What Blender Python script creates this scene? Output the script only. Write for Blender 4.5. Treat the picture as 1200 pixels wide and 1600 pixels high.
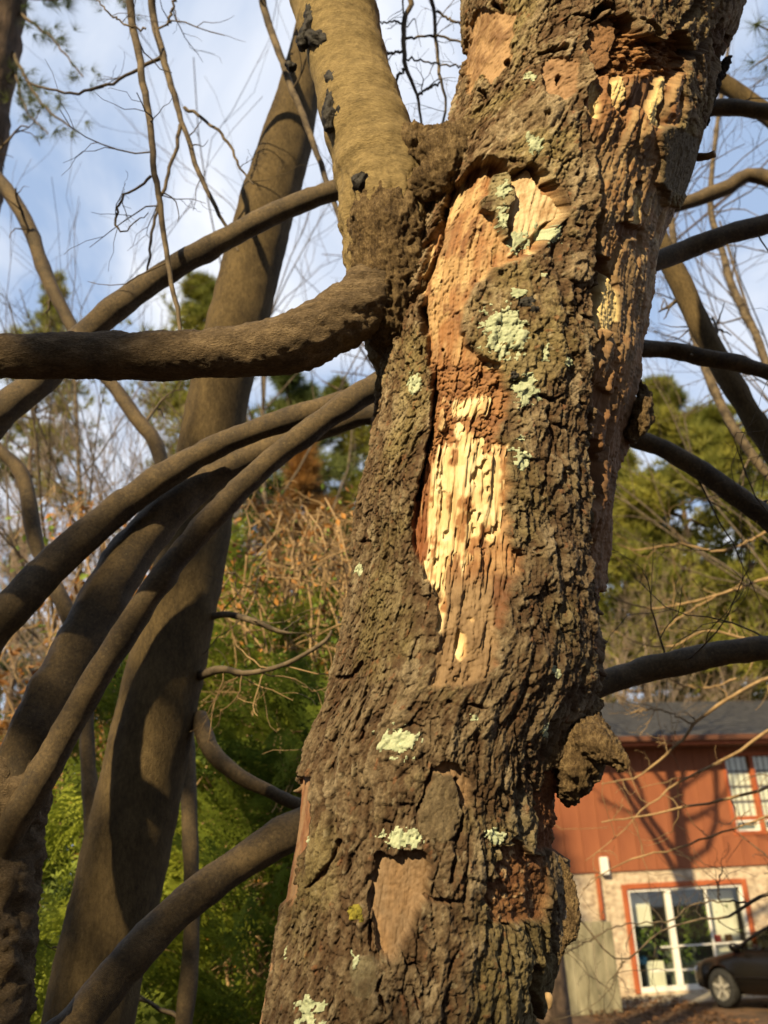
import bpy, math, random
import numpy as np
from mathutils import Vector, Matrix

# ------------------------------------------------------------------ clear
for o in list(bpy.data.objects):
    bpy.data.objects.remove(o, do_unlink=True)
S = bpy.context.scene
COL = S.collection
rad = math.radians

# ------------------------------------------------------------------ camera
PITCH, ROLL, FPX = 22.5, -3.0, 1505.0
CAM = np.array([0.0, 0.0, 1.6])
_a, _r = rad(90 + PITCH), rad(ROLL)
RX = np.array([[1, 0, 0], [0, math.cos(_a), -math.sin(_a)], [0, math.sin(_a), math.cos(_a)]])
RZ = np.array([[math.cos(_r), -math.sin(_r), 0], [math.sin(_r), math.cos(_r), 0], [0, 0, 1]])
RC = RX @ RZ
cd = bpy.data.cameras.new('camera')
cd.sensor_fit = 'VERTICAL'
cd.sensor_height = 36.0
cd.lens = 36.0 * FPX / 1600.0
cd.clip_start = 0.05
cd.clip_end = 2000
cd.dof.use_dof = True
cd.dof.focus_distance = 1.55
cd.dof.aperture_fstop = 5.6
cam = bpy.data.objects.new('camera', cd)
COL.objects.link(cam)
M4 = np.eye(4); M4[:3, :3] = RC; M4[:3, 3] = CAM
cam.matrix_world = Matrix(M4.tolist())
S.camera = cam

# ------------------------------------------------------------------ light
SUN_AZ, SUN_EL = 27.5, 32.0        # azimuth: degrees to the left of straight behind the camera
SD = np.array([-math.sin(rad(SUN_AZ)) * math.cos(rad(SUN_EL)), -math.cos(rad(SUN_AZ)) * math.cos(rad(SUN_EL)), math.sin(rad(SUN_EL))])
sl = bpy.data.lights.new('sun', 'SUN')
sl.energy = 5.0
sl.angle = rad(0.53)
sl.color = (1.0, 0.78, 0.44)
sun = bpy.data.objects.new('sun', sl)
sun.rotation_euler = Vector((-SD).tolist()).to_track_quat('-Z', 'Y').to_euler()
COL.objects.link(sun)

W = bpy.data.worlds.new('World')
S.world = W
W.use_nodes = True
nt = W.node_tree
nt.nodes.clear()
def wn(t, **k):
    n = nt.nodes.new(t)
    for a, b in k.items():
        setattr(n, a, b)
    return n
sky = wn('ShaderNodeTexSky')
sky.sky_type = 'NISHITA'
sky.sun_disc = False
sky.sun_elevation = rad(SUN_EL)
sky.sun_rotation = math.atan2(SD[0], SD[1])
sky.air_density = 1.0
sky.dust_density = 0.6
tc = wn('ShaderNodeTexCoord')
sep = wn('ShaderNodeSeparateXYZ')
addz = wn('ShaderNodeMath', operation='ADD'); addz.inputs[1].default_value = 0.35
mxz = wn('ShaderNodeMath', operation='MAXIMUM'); mxz.inputs[1].default_value = 0.12
dx = wn('ShaderNodeMath', operation='DIVIDE'); dy = wn('ShaderNodeMath', operation='DIVIDE')
cmb = wn('ShaderNodeCombineXYZ')
nz = wn('ShaderNodeTexNoise'); nz.inputs['Scale'].default_value = 2.3; nz.inputs['Detail'].default_value = 7; nz.inputs['Roughness'].default_value = 0.52
nz.inputs['Distortion'].default_value = 0.6
rmp = wn('ShaderNodeValToRGB')
rmp.color_ramp.elements[0].position = 0.41; rmp.color_ramp.elements[0].color = (0.10, 0.10, 0.10, 1)
rmp.color_ramp.elements[1].position = 0.60; rmp.color_ramp.elements[1].color = (1, 1, 1, 1)
hz = wn('ShaderNodeMixRGB'); hz.inputs['Fac'].default_value = 0.62; hz.inputs['Color2'].default_value = (4.6, 6.5, 9.8, 1)
mix = wn('ShaderNodeMixRGB'); mix.inputs['Color2'].default_value = (9.2, 9.5, 10.2, 1)
bg = wn('ShaderNodeBackground'); bg.inputs['Strength'].default_value = 0.05
out = wn('ShaderNodeOutputWorld')
L = nt.links.new
L(tc.outputs['Generated'], sep.inputs[0])
L(sep.outputs['Z'], addz.inputs[0]); L(addz.outputs[0], mxz.inputs[0])
L(sep.outputs['X'], dx.inputs[0]); L(mxz.outputs[0], dx.inputs[1])
L(sep.outputs['Y'], dy.inputs[0]); L(mxz.outputs[0], dy.inputs[1])
L(dx.outputs[0], cmb.inputs[0]); L(dy.outputs[0], cmb.inputs[1])
L(cmb.outputs[0], nz.inputs['Vector'])
L(nz.outputs['Fac'], rmp.inputs['Fac'])
L(rmp.outputs['Color'], mix.inputs['Fac'])
L(sky.outputs['Color'], hz.inputs['Color1']); L(hz.outputs['Color'], mix.inputs['Color1'])
L(mix.outputs['Color'], bg.inputs['Color'])
L(bg.outputs['Background'], out.inputs['Surface'])

S.view_settings.view_transform = 'Standard'
S.view_settings.look = 'None'
S.view_settings.exposure = 1.1
S.view_settings.gamma = 1.0
S.render.engine = 'CYCLES'
S.cycles.use_denoising = True
S.cycles.max_bounces = 6
S.cycles.transparent_max_bounces = 8

# ------------------------------------------------------------------ helpers: pixels of the photograph and points
def ray(px, py):
    return RC @ np.array([(px - 600.0) / FPX, -(py - 800.0) / FPX, -1.0])
def at(px, py, Y):
    """the point where the line of sight through a photo pixel meets the upright plane y = Y"""
    d = ray(px, py)
    return CAM + d * (Y / d[1])
def at_z(px, py, z):
    d = ray(px, py)
    return CAM + d * ((z - CAM[2]) / d[2])
def depth_of(p):
    return -float((RC.T @ (np.asarray(p) - CAM))[2])
def project(P):
    q = (P - CAM) @ RC
    return 600 + FPX * q[:, 0] / -q[:, 2], 800 - FPX * q[:, 1] / -q[:, 2]
def ground_z(x, y):
    t = np.clip((np.asarray(y, float) - 3.0) / 10.0, 0, 1)
    return -0.25 * t * t * (3 - 2 * t)

# ------------------------------------------------------------------ helpers: noise
def _hash(ix, iy, iz, seed):
    h = (ix.astype(np.uint32) * np.uint32(374761393)) ^ (iy.astype(np.uint32) * np.uint32(668265263)) ^ (iz.astype(np.uint32) * np.uint32(2246822519)) ^ np.uint32((seed * 3266489917) & 0xffffffff)
    h ^= h >> np.uint32(15); h *= np.uint32(2246822519); h ^= h >> np.uint32(13); h *= np.uint32(3266489917); h ^= h >> np.uint32(16)
    return h.astype(np.float32) * np.float32(1 / 4294967296.0)
def _fi(x):
    f = np.floor(x)
    return f.astype(np.int64), (x - f).astype(np.float32)
def n2(x, y, seed=0):
    ix, fx = _fi(x); iy, fy = _fi(y)
    ux = fx * fx * fx * (fx * (fx * 6 - 15) + 10); uy = fy * fy * fy * (fy * (fy * 6 - 15) + 10)
    z = np.zeros_like(ix)
    a = _hash(ix, iy, z, seed); b = _hash(ix + 1, iy, z, seed); c = _hash(ix, iy + 1, z, seed); d = _hash(ix + 1, iy + 1, z, seed)
    return ((a + (b - a) * ux) * (1 - uy) + (c + (d - c) * ux) * uy) * 2 - 1
def n3(x, y, z, seed=0):
    ix, fx = _fi(x); iy, fy = _fi(y); iz, fz = _fi(z)
    ux = fx * fx * (3 - 2 * fx); uy = fy * fy * (3 - 2 * fy); uz = fz * fz * (3 - 2 * fz)
    r = 0
    for k in (0, 1):
        a = _hash(ix, iy, iz + k, seed); b = _hash(ix + 1, iy, iz + k, seed); c = _hash(ix, iy + 1, iz + k, seed); d = _hash(ix + 1, iy + 1, iz + k, seed)
        v = (a + (b - a) * ux) * (1 - uy) + (c + (d - c) * ux) * uy
        r = r + v * (uz if k else 1 - uz)
    return r * 2 - 1
def f2(x, y, octv=4, seed=0, g=0.5):
    r, a, t = 0, 1.0, 0.0
    for k in range(octv):
        r = r + a * n2(x * 2 ** k + 17.3 * k, y * 2 ** k - 9.1 * k, seed + k); t += a; a *= g
    return r / t * 1.5
def f3(P, s, octv=4, seed=0, g=0.5):
    r, a, t = 0, 1.0, 0.0
    for k in range(octv):
        q = s * 2 ** k
        r = r + a * n3(P[:, 0] * q + 17.3 * k, P[:, 1] * q, P[:, 2] * q - 5.7 * k, seed + k); t += a; a *= g
    return r / t * 1.5
def worley(x, y, seed=0, jit=0.95):
    ix, _ = _fi(x); iy, _ = _fi(y)
    F1 = np.full(x.shape, 9.0, np.float32); F2 = F1.copy(); ID = np.zeros(x.shape, np.float32); DX = ID.copy(); DY = ID.copy()
    z = np.zeros_like(ix)
    for i in (-1, 0, 1):
        for j in (-1, 0, 1):
            cx, cy = ix + i, iy + j
            ox = (cx + 0.5 + jit * (_hash(cx, cy, z, seed) - 0.5) - x).astype(np.float32)
            oy = (cy + 0.5 + jit * (_hash(cx, cy, z, seed + 1) - 0.5) - y).astype(np.float32)
            d = np.sqrt(ox * ox + oy * oy)
            n = d < F1
            F2 = np.where(n, F1, np.minimum(F2, d))
            ID = np.where(n, _hash(cx, cy, z, seed + 2), ID); DX = np.where(n, ox, DX); DY = np.where(n, oy, DY)
            F1 = np.where(n, d, F1)
    return F1, F2, ID, DX, DY
def sm(a, b, x):
    t = np.clip((x - a) / (b - a), 0, 1)
    return t * t * (3 - 2 * t)
def seg_dist(px, py, x0, y0, x1, y1):
    ex, ey = x1 - x0, y1 - y0
    t = np.clip(((px - x0) * ex + (py - y0) * ey) / (ex * ex + ey * ey + 1e-9), 0, 1)
    return np.hypot(px - x0 - t * ex, py - y0 - t * ey)
def poly_sd(px, py, poly):
    """signed distance in photo pixels to a closed outline, negative inside"""
    P = np.array(poly, float)
    out = np.full(px.shape, 999.0, np.float32)
    b = (px > P[:, 0].min() - 50) & (px < P[:, 0].max() + 50) & (py > P[:, 1].min() - 50) & (py < P[:, 1].max() + 50)
    x, y = px[b], py[b]
    d = np.full(x.shape, 999.0); ins = np.zeros(x.shape, bool)
    for k in range(len(P)):
        x0, y0 = P[k]; x1, y1 = P[(k + 1) % len(P)]
        d = np.minimum(d, seg_dist(x, y, x0, y0, x1, y1))
        ins ^= ((y0 > y) != (y1 > y)) & (x < (x1 - x0) * (y - y0) / (y1 - y0 + 1e-12) + x0)
    out[b] = np.where(ins, -d, d)
    return out
def line_d(px, py, pts):
    P = np.array(pts, float)
    out = np.full(px.shape, 999.0, np.float32)
    b = (px > P[:, 0].min() - 50) & (px < P[:, 0].max() + 50) & (py > P[:, 1].min() - 50) & (py < P[:, 1].max() + 50)
    d = np.full(px[b].shape, 999.0)
    for k in range(len(P) - 1):
        d = np.minimum(d, seg_dist(px[b], py[b], *P[k], *P[k + 1]))
    out[b] = d
    return out

# ------------------------------------------------------------------ helpers: meshes and objects
def mk(name, V, F, mat, parent=None, smooth=True, col=None):
    V = np.asarray(V, np.float32); F = np.asarray(F, np.int32)
    me = bpy.data.meshes.new(name)
    me.vertices.add(len(V)); me.vertices.foreach_set('co', V.ravel())
    k = F.shape[1]
    me.loops.add(F.size); me.loops.foreach_set('vertex_index', F.ravel())
    me.polygons.add(len(F))
    me.polygons.foreach_set('loop_start', np.arange(0, F.size, k, dtype=np.int32))
    me.polygons.foreach_set('use_smooth', np.full(len(F), smooth, bool))
    me.update(calc_edges=True)
    if col is not None:
        at_ = me.color_attributes.new('Col', 'FLOAT_COLOR', 'POINT')
        c4 = np.ones((len(V), 4), np.float32); c4[:, :3] = col
        at_.data.foreach_set('color', c4.ravel())
    me.materials.append(mat)
    return link(name, me, parent)
def link(name, me, parent=None):
    o = bpy.data.objects.new(name, me)
    COL.objects.link(o)
    if parent is not None:
        o.parent = parent
        o.matrix_parent_inverse = parent.matrix_world.inverted() if parent.type != 'EMPTY' or True else Matrix()
    return o
def pm(name, verts, faces, mat, parent=None, smooth=False):
    me = bpy.data.meshes.new(name)
    me.from_pydata([tuple(map(float, v)) for v in verts], [], [tuple(int(i) for i in f) for f in faces])
    if smooth:
        for p in me.polygons: p.use_smooth = True
    me.materials.append(mat)
    return link(name, me, parent)
def thing(name, label, cat, loc=(0, 0, 0), rz=0.0, group=None):
    o = bpy.data.objects.new(name, None)
    COL.objects.link(o)
    o.location = tuple(float(v) for v in loc); o.rotation_euler = (0, 0, rz)
    o.empty_display_size = 0.1
    bpy.context.view_layer.update()
    return tag(o, label, cat, group)
def tag(o, label=None, cat=None, group=None, kind=None):
    if label: o['label'] = label
    if cat: o['category'] = cat
    if group: o['group'] = group
    if kind: o['kind'] = kind
    return o
def box_mesh(x0, x1, y0, y1, z0, z1, b=0.0):
    """a box with its edges cut off by b"""
    if b <= 0:
        v = [(x, y, z) for z in (z0, z1) for y in (y0, y1) for x in (x0, x1)]
        f = [(0, 2, 3, 1), (4, 5, 7, 6), (0, 1, 5, 4), (2, 6, 7, 3), (0, 4, 6, 2), (1, 3, 7, 5)]
        return v, f
    v, idx = [], {}
    X, Y, Z = (x0, x1), (y0, y1), (z0, z1)
    for i in (0, 1):
        for j in (0, 1):
            for k in (0, 1):
                c = [X[i], Y[j], Z[k]]; s = [1 if i == 0 else -1, 1 if j == 0 else -1, 1 if k == 0 else -1]
                for a in range(3):
                    q = list(c)
                    for e in range(3):
                        if e != a: q[e] += s[e] * b
                    idx[(i, j, k, a)] = len(v); v.append(tuple(q))
    f = []
    for a in range(3):
        o1, o2 = [e for e in range(3) if e != a]
        for s in (0, 1):
            q = []
            for (p, r) in ((0, 0), (1, 0), (1, 1), (0, 1)):
                c = [0, 0, 0]; c[a] = s; c[o1] = p; c[o2] = r
                q.append(idx[tuple(c) + (a,)])
            f.append(tuple(q))
    for a in range(3):
        o1, o2 = [e for e in range(3) if e != a]
        for p in (0, 1):
            for r in (0, 1):
                c0 = [0, 0, 0]; c0[o1] = p; c0[o2] = r; c1 = list(c0); c1[a] = 1
                f.append((idx[tuple(c0) + (o1,)], idx[tuple(c1) + (o1,)], idx[tuple(c1) + (o2,)], idx[tuple(c0) + (o2,)]))
    for i in (0, 1):
        for j in (0, 1):
            for k in (0, 1):
                f.append(tuple(idx[(i, j, k, a)] for a in range(3)))
    return v, f
def box(name, x0, x1, y0, y1, z0, z1, mat, parent=None, b=0.0):
    v, f = box_mesh(x0, x1, y0, y1, z0, z1, b)
    return lpm(name, v, f, mat, parent)
def lpm(name, v, f, mat, parent=None, smooth=False):
    """a mesh whose coordinates are in its parent's own frame"""
    o = pm(name, v, f, mat, None, smooth)
    if parent is not None:
        o.parent = parent
    return o

def catmull(C, n):
    """C (k, d) control points -> n samples evenly spread by length (over the first three columns)"""
    C = np.asarray(C, float)
    P = np.vstack([2 * C[0] - C[1], C, 2 * C[-1] - C[-2]])
    res = []
    for k in range(1, len(P) - 2):
        t = np.linspace(0, 1, 24, endpoint=False)[:, None]
        a, b, c, d = P[k - 1], P[k], P[k + 1], P[k + 2]
        res.append(0.5 * (2 * b + (c - a) * t + (2 * a - 5 * b + 4 * c - d) * t ** 2 + (3 * b - a - 3 * c + d) * t ** 3))
    R = np.vstack(res + [C[-1:]])
    s = np.r_[0, np.cumsum(np.linalg.norm(np.diff(R[:, :3], axis=0), axis=1))]
    u = np.linspace(0, s[-1], n)
    return np.stack([np.interp(u, s, R[:, i]) for i in range(R.shape[1])], 1)
def frames(P):
    T = np.gradient(P, axis=0); T /= np.linalg.norm(T, axis=1)[:, None] + 1e-12
    up = np.array([0, -1.0, 0.02]) if abs(T[0][1]) < 0.9 else np.array([1.0, 0, 0])
    N = np.zeros_like(P)
    n = up - T[0] * (up @ T[0])
    for i in range(len(P)):
        n = n - T[i] * (n @ T[i]); n /= np.linalg.norm(n) + 1e-12
        N[i] = n
    return T, N, np.cross(T, N)
def tube(P, r, sides, cap=True):
    T, N, B = frames(P)
    a = np.linspace(0, 2 * np.pi, sides, endpoint=False)
    D = np.cos(a)[None, :, None] * N[:, None] + np.sin(a)[None, :, None] * B[:, None]
    V = (P[:, None] + D * np.asarray(r)[:, None, None]).reshape(-1, 3)
    n = len(P)
    i = np.arange(n - 1)[:, None] * sides; j = np.arange(sides)[None]; j2 = (j + 1) % sides
    F = np.stack([i + j, i + j2, i + sides + j2, i + sides + j], -1).reshape(-1, 4)
    if cap:
        V = np.vstack([V, P[:1], P[-1:]])
        c0, c1 = n * sides, n * sides + 1
        k = np.arange(sides); k2 = (k + 1) % sides
        F = np.vstack([F, np.stack([np.full(sides, c0), k2, k, np.full(sides, c0)], 1)[:, [0, 1, 2, 2]], np.stack([np.full(sides, c1), (n - 1) * sides + k, (n - 1) * sides + k2, np.full(sides, c1)], 1)[:, [0, 1, 2, 2]]])
    return V, F, D.reshape(-1, 3)
class Bag:
    """collects tubes and leaves (quads; a triangle repeats its last corner and is split off at the end)"""
    def __init__(s): s.V, s.F, s.n, s.C = [], [], 0, []
    def add(s, V, F, c=None):
        s.V.append(V); s.F.append(F + s.n); s.n += len(V)
        if c is not None: s.C.append(np.broadcast_to(c, (len(V), 3)))
    def tube(s, P, r, sides=5): 
        V, F, _ = tube(P, r, sides, cap=False); s.add(V, F)
    def build(s, name, mat, parent=None, smooth=True):
        V, F = np.vstack(s.V), np.vstack(s.F)
        return mk(name, V, F, mat, parent, smooth, np.vstack(s.C) if s.C else None)
def mkq(name, V, F, mat, parent=None, smooth=True, col=None):
    """like mk for a tube with caps: caps are quads with a doubled corner, written as triangles"""
    deg = F[:, 2] == F[:, 3]
    if not deg.any(): return mk(name, V, F, mat, parent, smooth, col)
    me = bpy.data.meshes.new(name)
    q, t = F[~deg], F[deg][:, :3]
    me.vertices.add(len(V)); me.vertices.foreach_set('co', np.asarray(V, np.float32).ravel())
    lv = np.r_[q.ravel(), t.ravel()].astype(np.int32)
    me.loops.add(len(lv)); me.loops.foreach_set('vertex_index', lv)
    me.polygons.add(len(F))
    me.polygons.foreach_set('loop_start', np.r_[np.arange(len(q)) * 4, len(q) * 4 + np.arange(len(t)) * 3].astype(np.int32))
    me.polygons.foreach_set('use_smooth', np.full(len(F), smooth, bool))
    me.update(calc_edges=True)
    if col is not None:
        a_ = me.color_attributes.new('Col', 'FLOAT_COLOR', 'POINT')
        c4 = np.ones((len(V), 4), np.float32); c4[:, :3] = col
        a_.data.foreach_set('color', c4.ravel())
    me.materials.append(mat)
    return link(name, me, parent)

# ------------------------------------------------------------------ materials
def new_mat(name):
    m = bpy.data.materials.new(name); m.use_nodes = True
    t = m.node_tree
    b = t.nodes['Principled BSDF']
    b.inputs['Specular IOR Level'].default_value = 0.25
    return m, t, b
def N(t, typ, **k):
    n = t.nodes.new(typ)
    for a, b in k.items():
        if a in n.inputs: n.inputs[a].default_value = b
        else: setattr(n, a, b)
    return n
def coord(t, scale):
    c = N(t, 'ShaderNodeTexCoord'); m = N(t, 'ShaderNodeMapping')
    m.inputs['Scale'].default_value = scale
    t.links.new(c.outputs['Object'], m.inputs['Vector'])
    return m.outputs['Vector']
def add_bump(t, b, scale, strength, dist, detail=6, rough=0.65):
    n = N(t, 'ShaderNodeTexNoise', Scale=1.0, Detail=detail, Roughness=rough)
    t.links.new(coord(t, scale), n.inputs['Vector'])
    bp = N(t, 'ShaderNodeBump', Strength=strength, Distance=dist)
    t.links.new(n.outputs['Fac'], bp.inputs['Height'])
    t.links.new(bp.outputs['Normal'], b.inputs['Normal'])
def mat_noise(name, c0, c1, scale=(8, 8, 8), rough=0.85, bump=None, detail=6, p0=0.35, p1=0.68, c2=None, spec=0.25):
    c0, c1, c2 = dim(c0), dim(c1), dim(c2) if c2 else None
    m, t, b = new_mat(name)
    n = N(t, 'ShaderNodeTexNoise', Scale=1.0, Detail=detail, Roughness=0.6)
    t.links.new(coord(t, scale), n.inputs['Vector'])
    r = N(t, 'ShaderNodeValToRGB')
    r.color_ramp.elements[0].position = p0; r.color_ramp.elements[0].color = (*c0, 1)
    r.color_ramp.elements[1].position = p1; r.color_ramp.elements[1].color = (*c1, 1)
    if c2:
        e = r.color_ramp.elements.new((p0 + p1) / 2); e.color = (*c2, 1)
    t.links.new(n.outputs['Fac'], r.inputs['Fac'])
    t.links.new(r.outputs['Color'], b.inputs['Base Color'])
    b.inputs['Roughness'].default_value = rough
    b.inputs['Specular IOR Level'].default_value = spec
    if bump: add_bump(t, b, *bump)
    return m
def mat_bark(name, c0, c1, c2, scale=(30, 30, 30), fine=7.0, rough=0.85, bump=None, spec=0.2, speck=None):
    c0, c1, c2 = dim(c0), dim(c1), dim(c2)
    m, t, b = new_mat(name)
    n1 = N(t, 'ShaderNodeTexNoise', Scale=1.0, Detail=6, Roughness=0.65)
    t.links.new(coord(t, scale), n1.inputs['Vector'])
    n2_ = N(t, 'ShaderNodeTexNoise', Scale=1.0, Detail=6, Roughness=0.75)
    t.links.new(coord(t, tuple(q * fine for q in scale)), n2_.inputs['Vector'])
    mx = N(t, 'ShaderNodeMath', operation='ADD'); hf = N(t, 'ShaderNodeMath', operation='MULTIPLY'); hf.inputs[1].default_value = 0.5
    t.links.new(n1.outputs['Fac'], mx.inputs[0]); t.links.new(n2_.outputs['Fac'], mx.inputs[1]); t.links.new(mx.outputs[0], hf.inputs[0])
    r = N(t, 'ShaderNodeValToRGB')
    r.color_ramp.elements[0].position = 0.38; r.color_ramp.elements[0].color = (*c0, 1)
    r.color_ramp.elements[1].position = 0.64; r.color_ramp.elements[1].color = (*c1, 1)
    e = r.color_ramp.elements.new(0.5); e.color = (*c2, 1)
    t.links.new(hf.outputs[0], r.inputs['Fac'])
    src = r.outputs['Color']
    if speck:
        v_ = N(t, 'ShaderNodeTexVoronoi', Scale=1.0); t.links.new(coord(t, speck[0]), v_.inputs['Vector'])
        th_ = N(t, 'ShaderNodeMapRange'); th_.inputs['From Min'].default_value = 0.10; th_.inputs['From Max'].default_value = 0.22; th_.inputs['To Min'].default_value = speck[2]; th_.inputs['To Max'].default_value = 0.0
        t.links.new(v_.outputs['Distance'], th_.inputs['Value'])
        mc = N(t, 'ShaderNodeMixRGB'); mc.inputs['Color2'].default_value = (*speck[1], 1)
        t.links.new(th_.outputs['Result'], mc.inputs['Fac']); t.links.new(src, mc.inputs['Color1']); src = mc.outputs['Color']
    t.links.new(src, b.inputs['Base Color'])
    b.inputs['Roughness'].default_value = rough; b.inputs['Specular IOR Level'].default_value = spec
    if bump: add_bump(t, b, *bump)
    return m
def mat_vcol(name, rough, grain, amt, bump):
    m, t, b = new_mat(name)
    a = N(t, 'ShaderNodeAttribute'); a.attribute_name = 'Col'
    n = N(t, 'ShaderNodeTexNoise', Scale=1.0, Detail=5, Roughness=0.7)
    t.links.new(coord(t, grain), n.inputs['Vector'])
    r = N(t, 'ShaderNodeMapRange'); r.inputs['From Min'].default_value = 0.25; r.inputs['From Max'].default_value = 0.75
    r.inputs['To Min'].default_value = 1 - amt; r.inputs['To Max'].default_value = 1 + amt
    t.links.new(n.outputs['Fac'], r.inputs['Value'])
    mx = N(t, 'ShaderNodeVectorMath', operation='SCALE')
    t.links.new(a.outputs['Color'], mx.inputs[0]); t.links.new(r.outputs['Result'], mx.inputs['Scale'])
    t.links.new(mx.outputs['Vector'], b.inputs['Base Color'])
    b.inputs['Roughness'].default_value = rough
    add_bump(t, b, *bump)
    return m
def mat_plain(name, c, rough=0.6, metal=0.0, spec=0.3):
    m, t, b = new_mat(name)
    b.inputs['Base Color'].default_value = (*c, 1); b.inputs['Roughness'].default_value = rough
    b.inputs['Metallic'].default_value = metal; b.inputs['Specular IOR Level'].default_value = spec
    return m
def mat_leaf(name, c0, c1, scale=3.0, trans=0.35, rough=0.6):
    m, t, b = new_mat(name)
    n = N(t, 'ShaderNodeTexNoise', Scale=1.0, Detail=3)
    t.links.new(coord(t, (scale, scale, scale)), n.inputs['Vector'])
    r = N(t, 'ShaderNodeValToRGB')
    r.color_ramp.elements[0].position = 0.36; r.color_ramp.elements[0].color = (*c0, 1)
    r.color_ramp.elements[1].position = 0.64; r.color_ramp.elements[1].color = (*c1, 1)
    t.links.new(n.outputs['Fac'], r.inputs['Fac'])
    t.links.new(r.outputs['Color'], b.inputs['Base Color'])
    b.inputs['Roughness'].default_value = rough
    tr = N(t, 'ShaderNodeBsdfTranslucent'); mx = N(t, 'ShaderNodeMixShader'); mx.inputs[0].default_value = trans
    t.links.new(r.outputs['Color'], tr.inputs['Color'])
    t.links.new(b.outputs[0], mx.inputs[1]); t.links.new(tr.outputs[0], mx.inputs[2])
    t.links.new(mx.outputs[0], t.nodes['Material Output'].inputs['Surface'])
    return m
M = {}
ALB = 0.78          # overall reflectance of wood, bark and walls
def dim(c): return tuple(q * ALB for q in c)
M['bark'] = mat_vcol('flaking bark', 0.88, (300, 300, 200), 0.42, ((520, 520, 340), 0.9, 0.0024))
M['wood'] = mat_vcol('bare decayed wood', 0.72, (420, 420, 28), 0.22, ((700, 700, 36), 0.5, 0.0011))
M['lichen'] = mat_vcol('pale lichen', 0.95, (300, 300, 300), 0.22, ((420, 420, 420), 0.7, 0.0016))
M['stem_bark'] = mat_bark('smooth ringed bark', (0.15, 0.112, 0.052), (0.43, 0.33, 0.16), (0.285, 0.213, 0.10), (22, 22, 60), 6, 0.8, ((120, 120, 620), 1.0, 0.0050), speck=((90, 90, 260), (0.07, 0.05, 0.025), 0.5))
M['limb_bark'] = mat_bark('weathered limb bark', (0.060, 0.043, 0.026), (0.25, 0.185, 0.112), (0.125, 0.089, 0.052), (22, 45, 45), 7, 0.85, ((160, 330, 330), 1.0, 0.0060))
M['collar_bark'] = mat_bark('gnarled collar bark', (0.030, 0.018, 0.009), (0.29, 0.21, 0.11), (0.125, 0.084, 0.042), (55, 55, 28), 5, 0.9, ((420, 420, 420), 1.0, 0.0055))
M['young_bark'] = mat_bark('smooth young bark', (0.028, 0.019, 0.010), (0.165, 0.114, 0.053), (0.078, 0.053, 0.024), (13, 13, 13), 11, 0.65, ((480, 480, 480), 0.8, 0.0035), 0.35, speck=((70, 70, 70), (0.20, 0.16, 0.09), 0.22))
M['lean_bark'] = mat_bark('fine olive bark', (0.040, 0.028, 0.014), (0.145, 0.103, 0.048), (0.085, 0.060, 0.027), (14, 14, 6), 9, 0.85, ((300, 300, 130), 0.9, 0.0050))
M['pine_bark'] = mat_noise('pine bark', (0.05, 0.035, 0.025), (0.17, 0.115, 0.075), (14, 14, 5), 0.9, ((30, 30, 10), 0.9, 0.02))
M['twig'] = mat_noise('grey brown twig', (0.055, 0.042, 0.030), (0.15, 0.115, 0.075), (25, 25, 25), 0.8, p0=0.4, p1=0.6)
M['tan_twig'] = mat_noise('tan dry twig', (0.20, 0.13, 0.065), (0.42, 0.29, 0.15), (14, 14, 14), 0.8)
M['far_twig'] = mat_noise('far bare twig', (0.15, 0.115, 0.085), (0.30, 0.225, 0.155), (2, 2, 2), 0.85)
M['black'] = mat_noise('shiny black gall', (0.008, 0.007, 0.007), (0.03, 0.027, 0.026), (60, 60, 60), 0.6, ((220, 220, 220), 0.8, 0.003), spec=0.25)
M['snag'] = mat_bark('charred snag bark', (0.010, 0.007, 0.005), (0.06, 0.042, 0.028), (0.026, 0.018, 0.012), (60, 60, 60), 5, 0.95, ((300, 300, 300), 1.0, 0.005))
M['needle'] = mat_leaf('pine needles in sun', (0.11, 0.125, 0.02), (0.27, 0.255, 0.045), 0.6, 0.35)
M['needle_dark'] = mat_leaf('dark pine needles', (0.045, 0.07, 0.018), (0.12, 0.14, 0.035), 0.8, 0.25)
M['needle_brown'] = mat_leaf('browned needles', (0.09, 0.055, 0.02), (0.26, 0.13, 0.035), 1.2, 0.25)
M['cypress'] = mat_leaf('cypress sprays', (0.11, 0.155, 0.022), (0.33, 0.37, 0.05), 3.0, 0.45)
M['cypress_deep'] = mat_leaf('deep green cypress sprays', (0.06, 0.095, 0.016), (0.21, 0.265, 0.035), 3.0, 0.45)
M['leaf_orange'] = mat_leaf('dry orange leaves', (0.15, 0.065, 0.02), (0.42, 0.20, 0.045), 6.0, 0.3)
M['leaf_dead'] = mat_leaf('fallen brown leaves', (0.05, 0.028, 0.014), (0.17, 0.085, 0.035), 3.0, 0.2)
M['leaf_green'] = mat_leaf('small green leaves', (0.07, 0.13, 0.025), (0.18, 0.25, 0.04), 5.0, 0.35)
M['petal'] = mat_plain('white petals', (0.8, 0.78, 0.62), 0.7)
M['moss'] = mat_noise('yellow moss', (0.11, 0.10, 0.015), (0.30, 0.26, 0.04), (120, 120, 120), 0.95, ((300, 300, 300), 0.8, 0.003))
M['ground'] = mat_noise('leaf strewn soil', (0.045, 0.03, 0.018), (0.15, 0.085, 0.045), (2.2, 2.2, 2.2), 0.95, ((16, 16, 16), 0.8, 0.03), detail=10)
M['concrete'] = mat_noise('old concrete', (0.22, 0.20, 0.155), (0.36, 0.32, 0.25), (1.5, 1.5, 1.5), 0.9, ((30, 30, 30), 0.3, 0.01))

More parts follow.
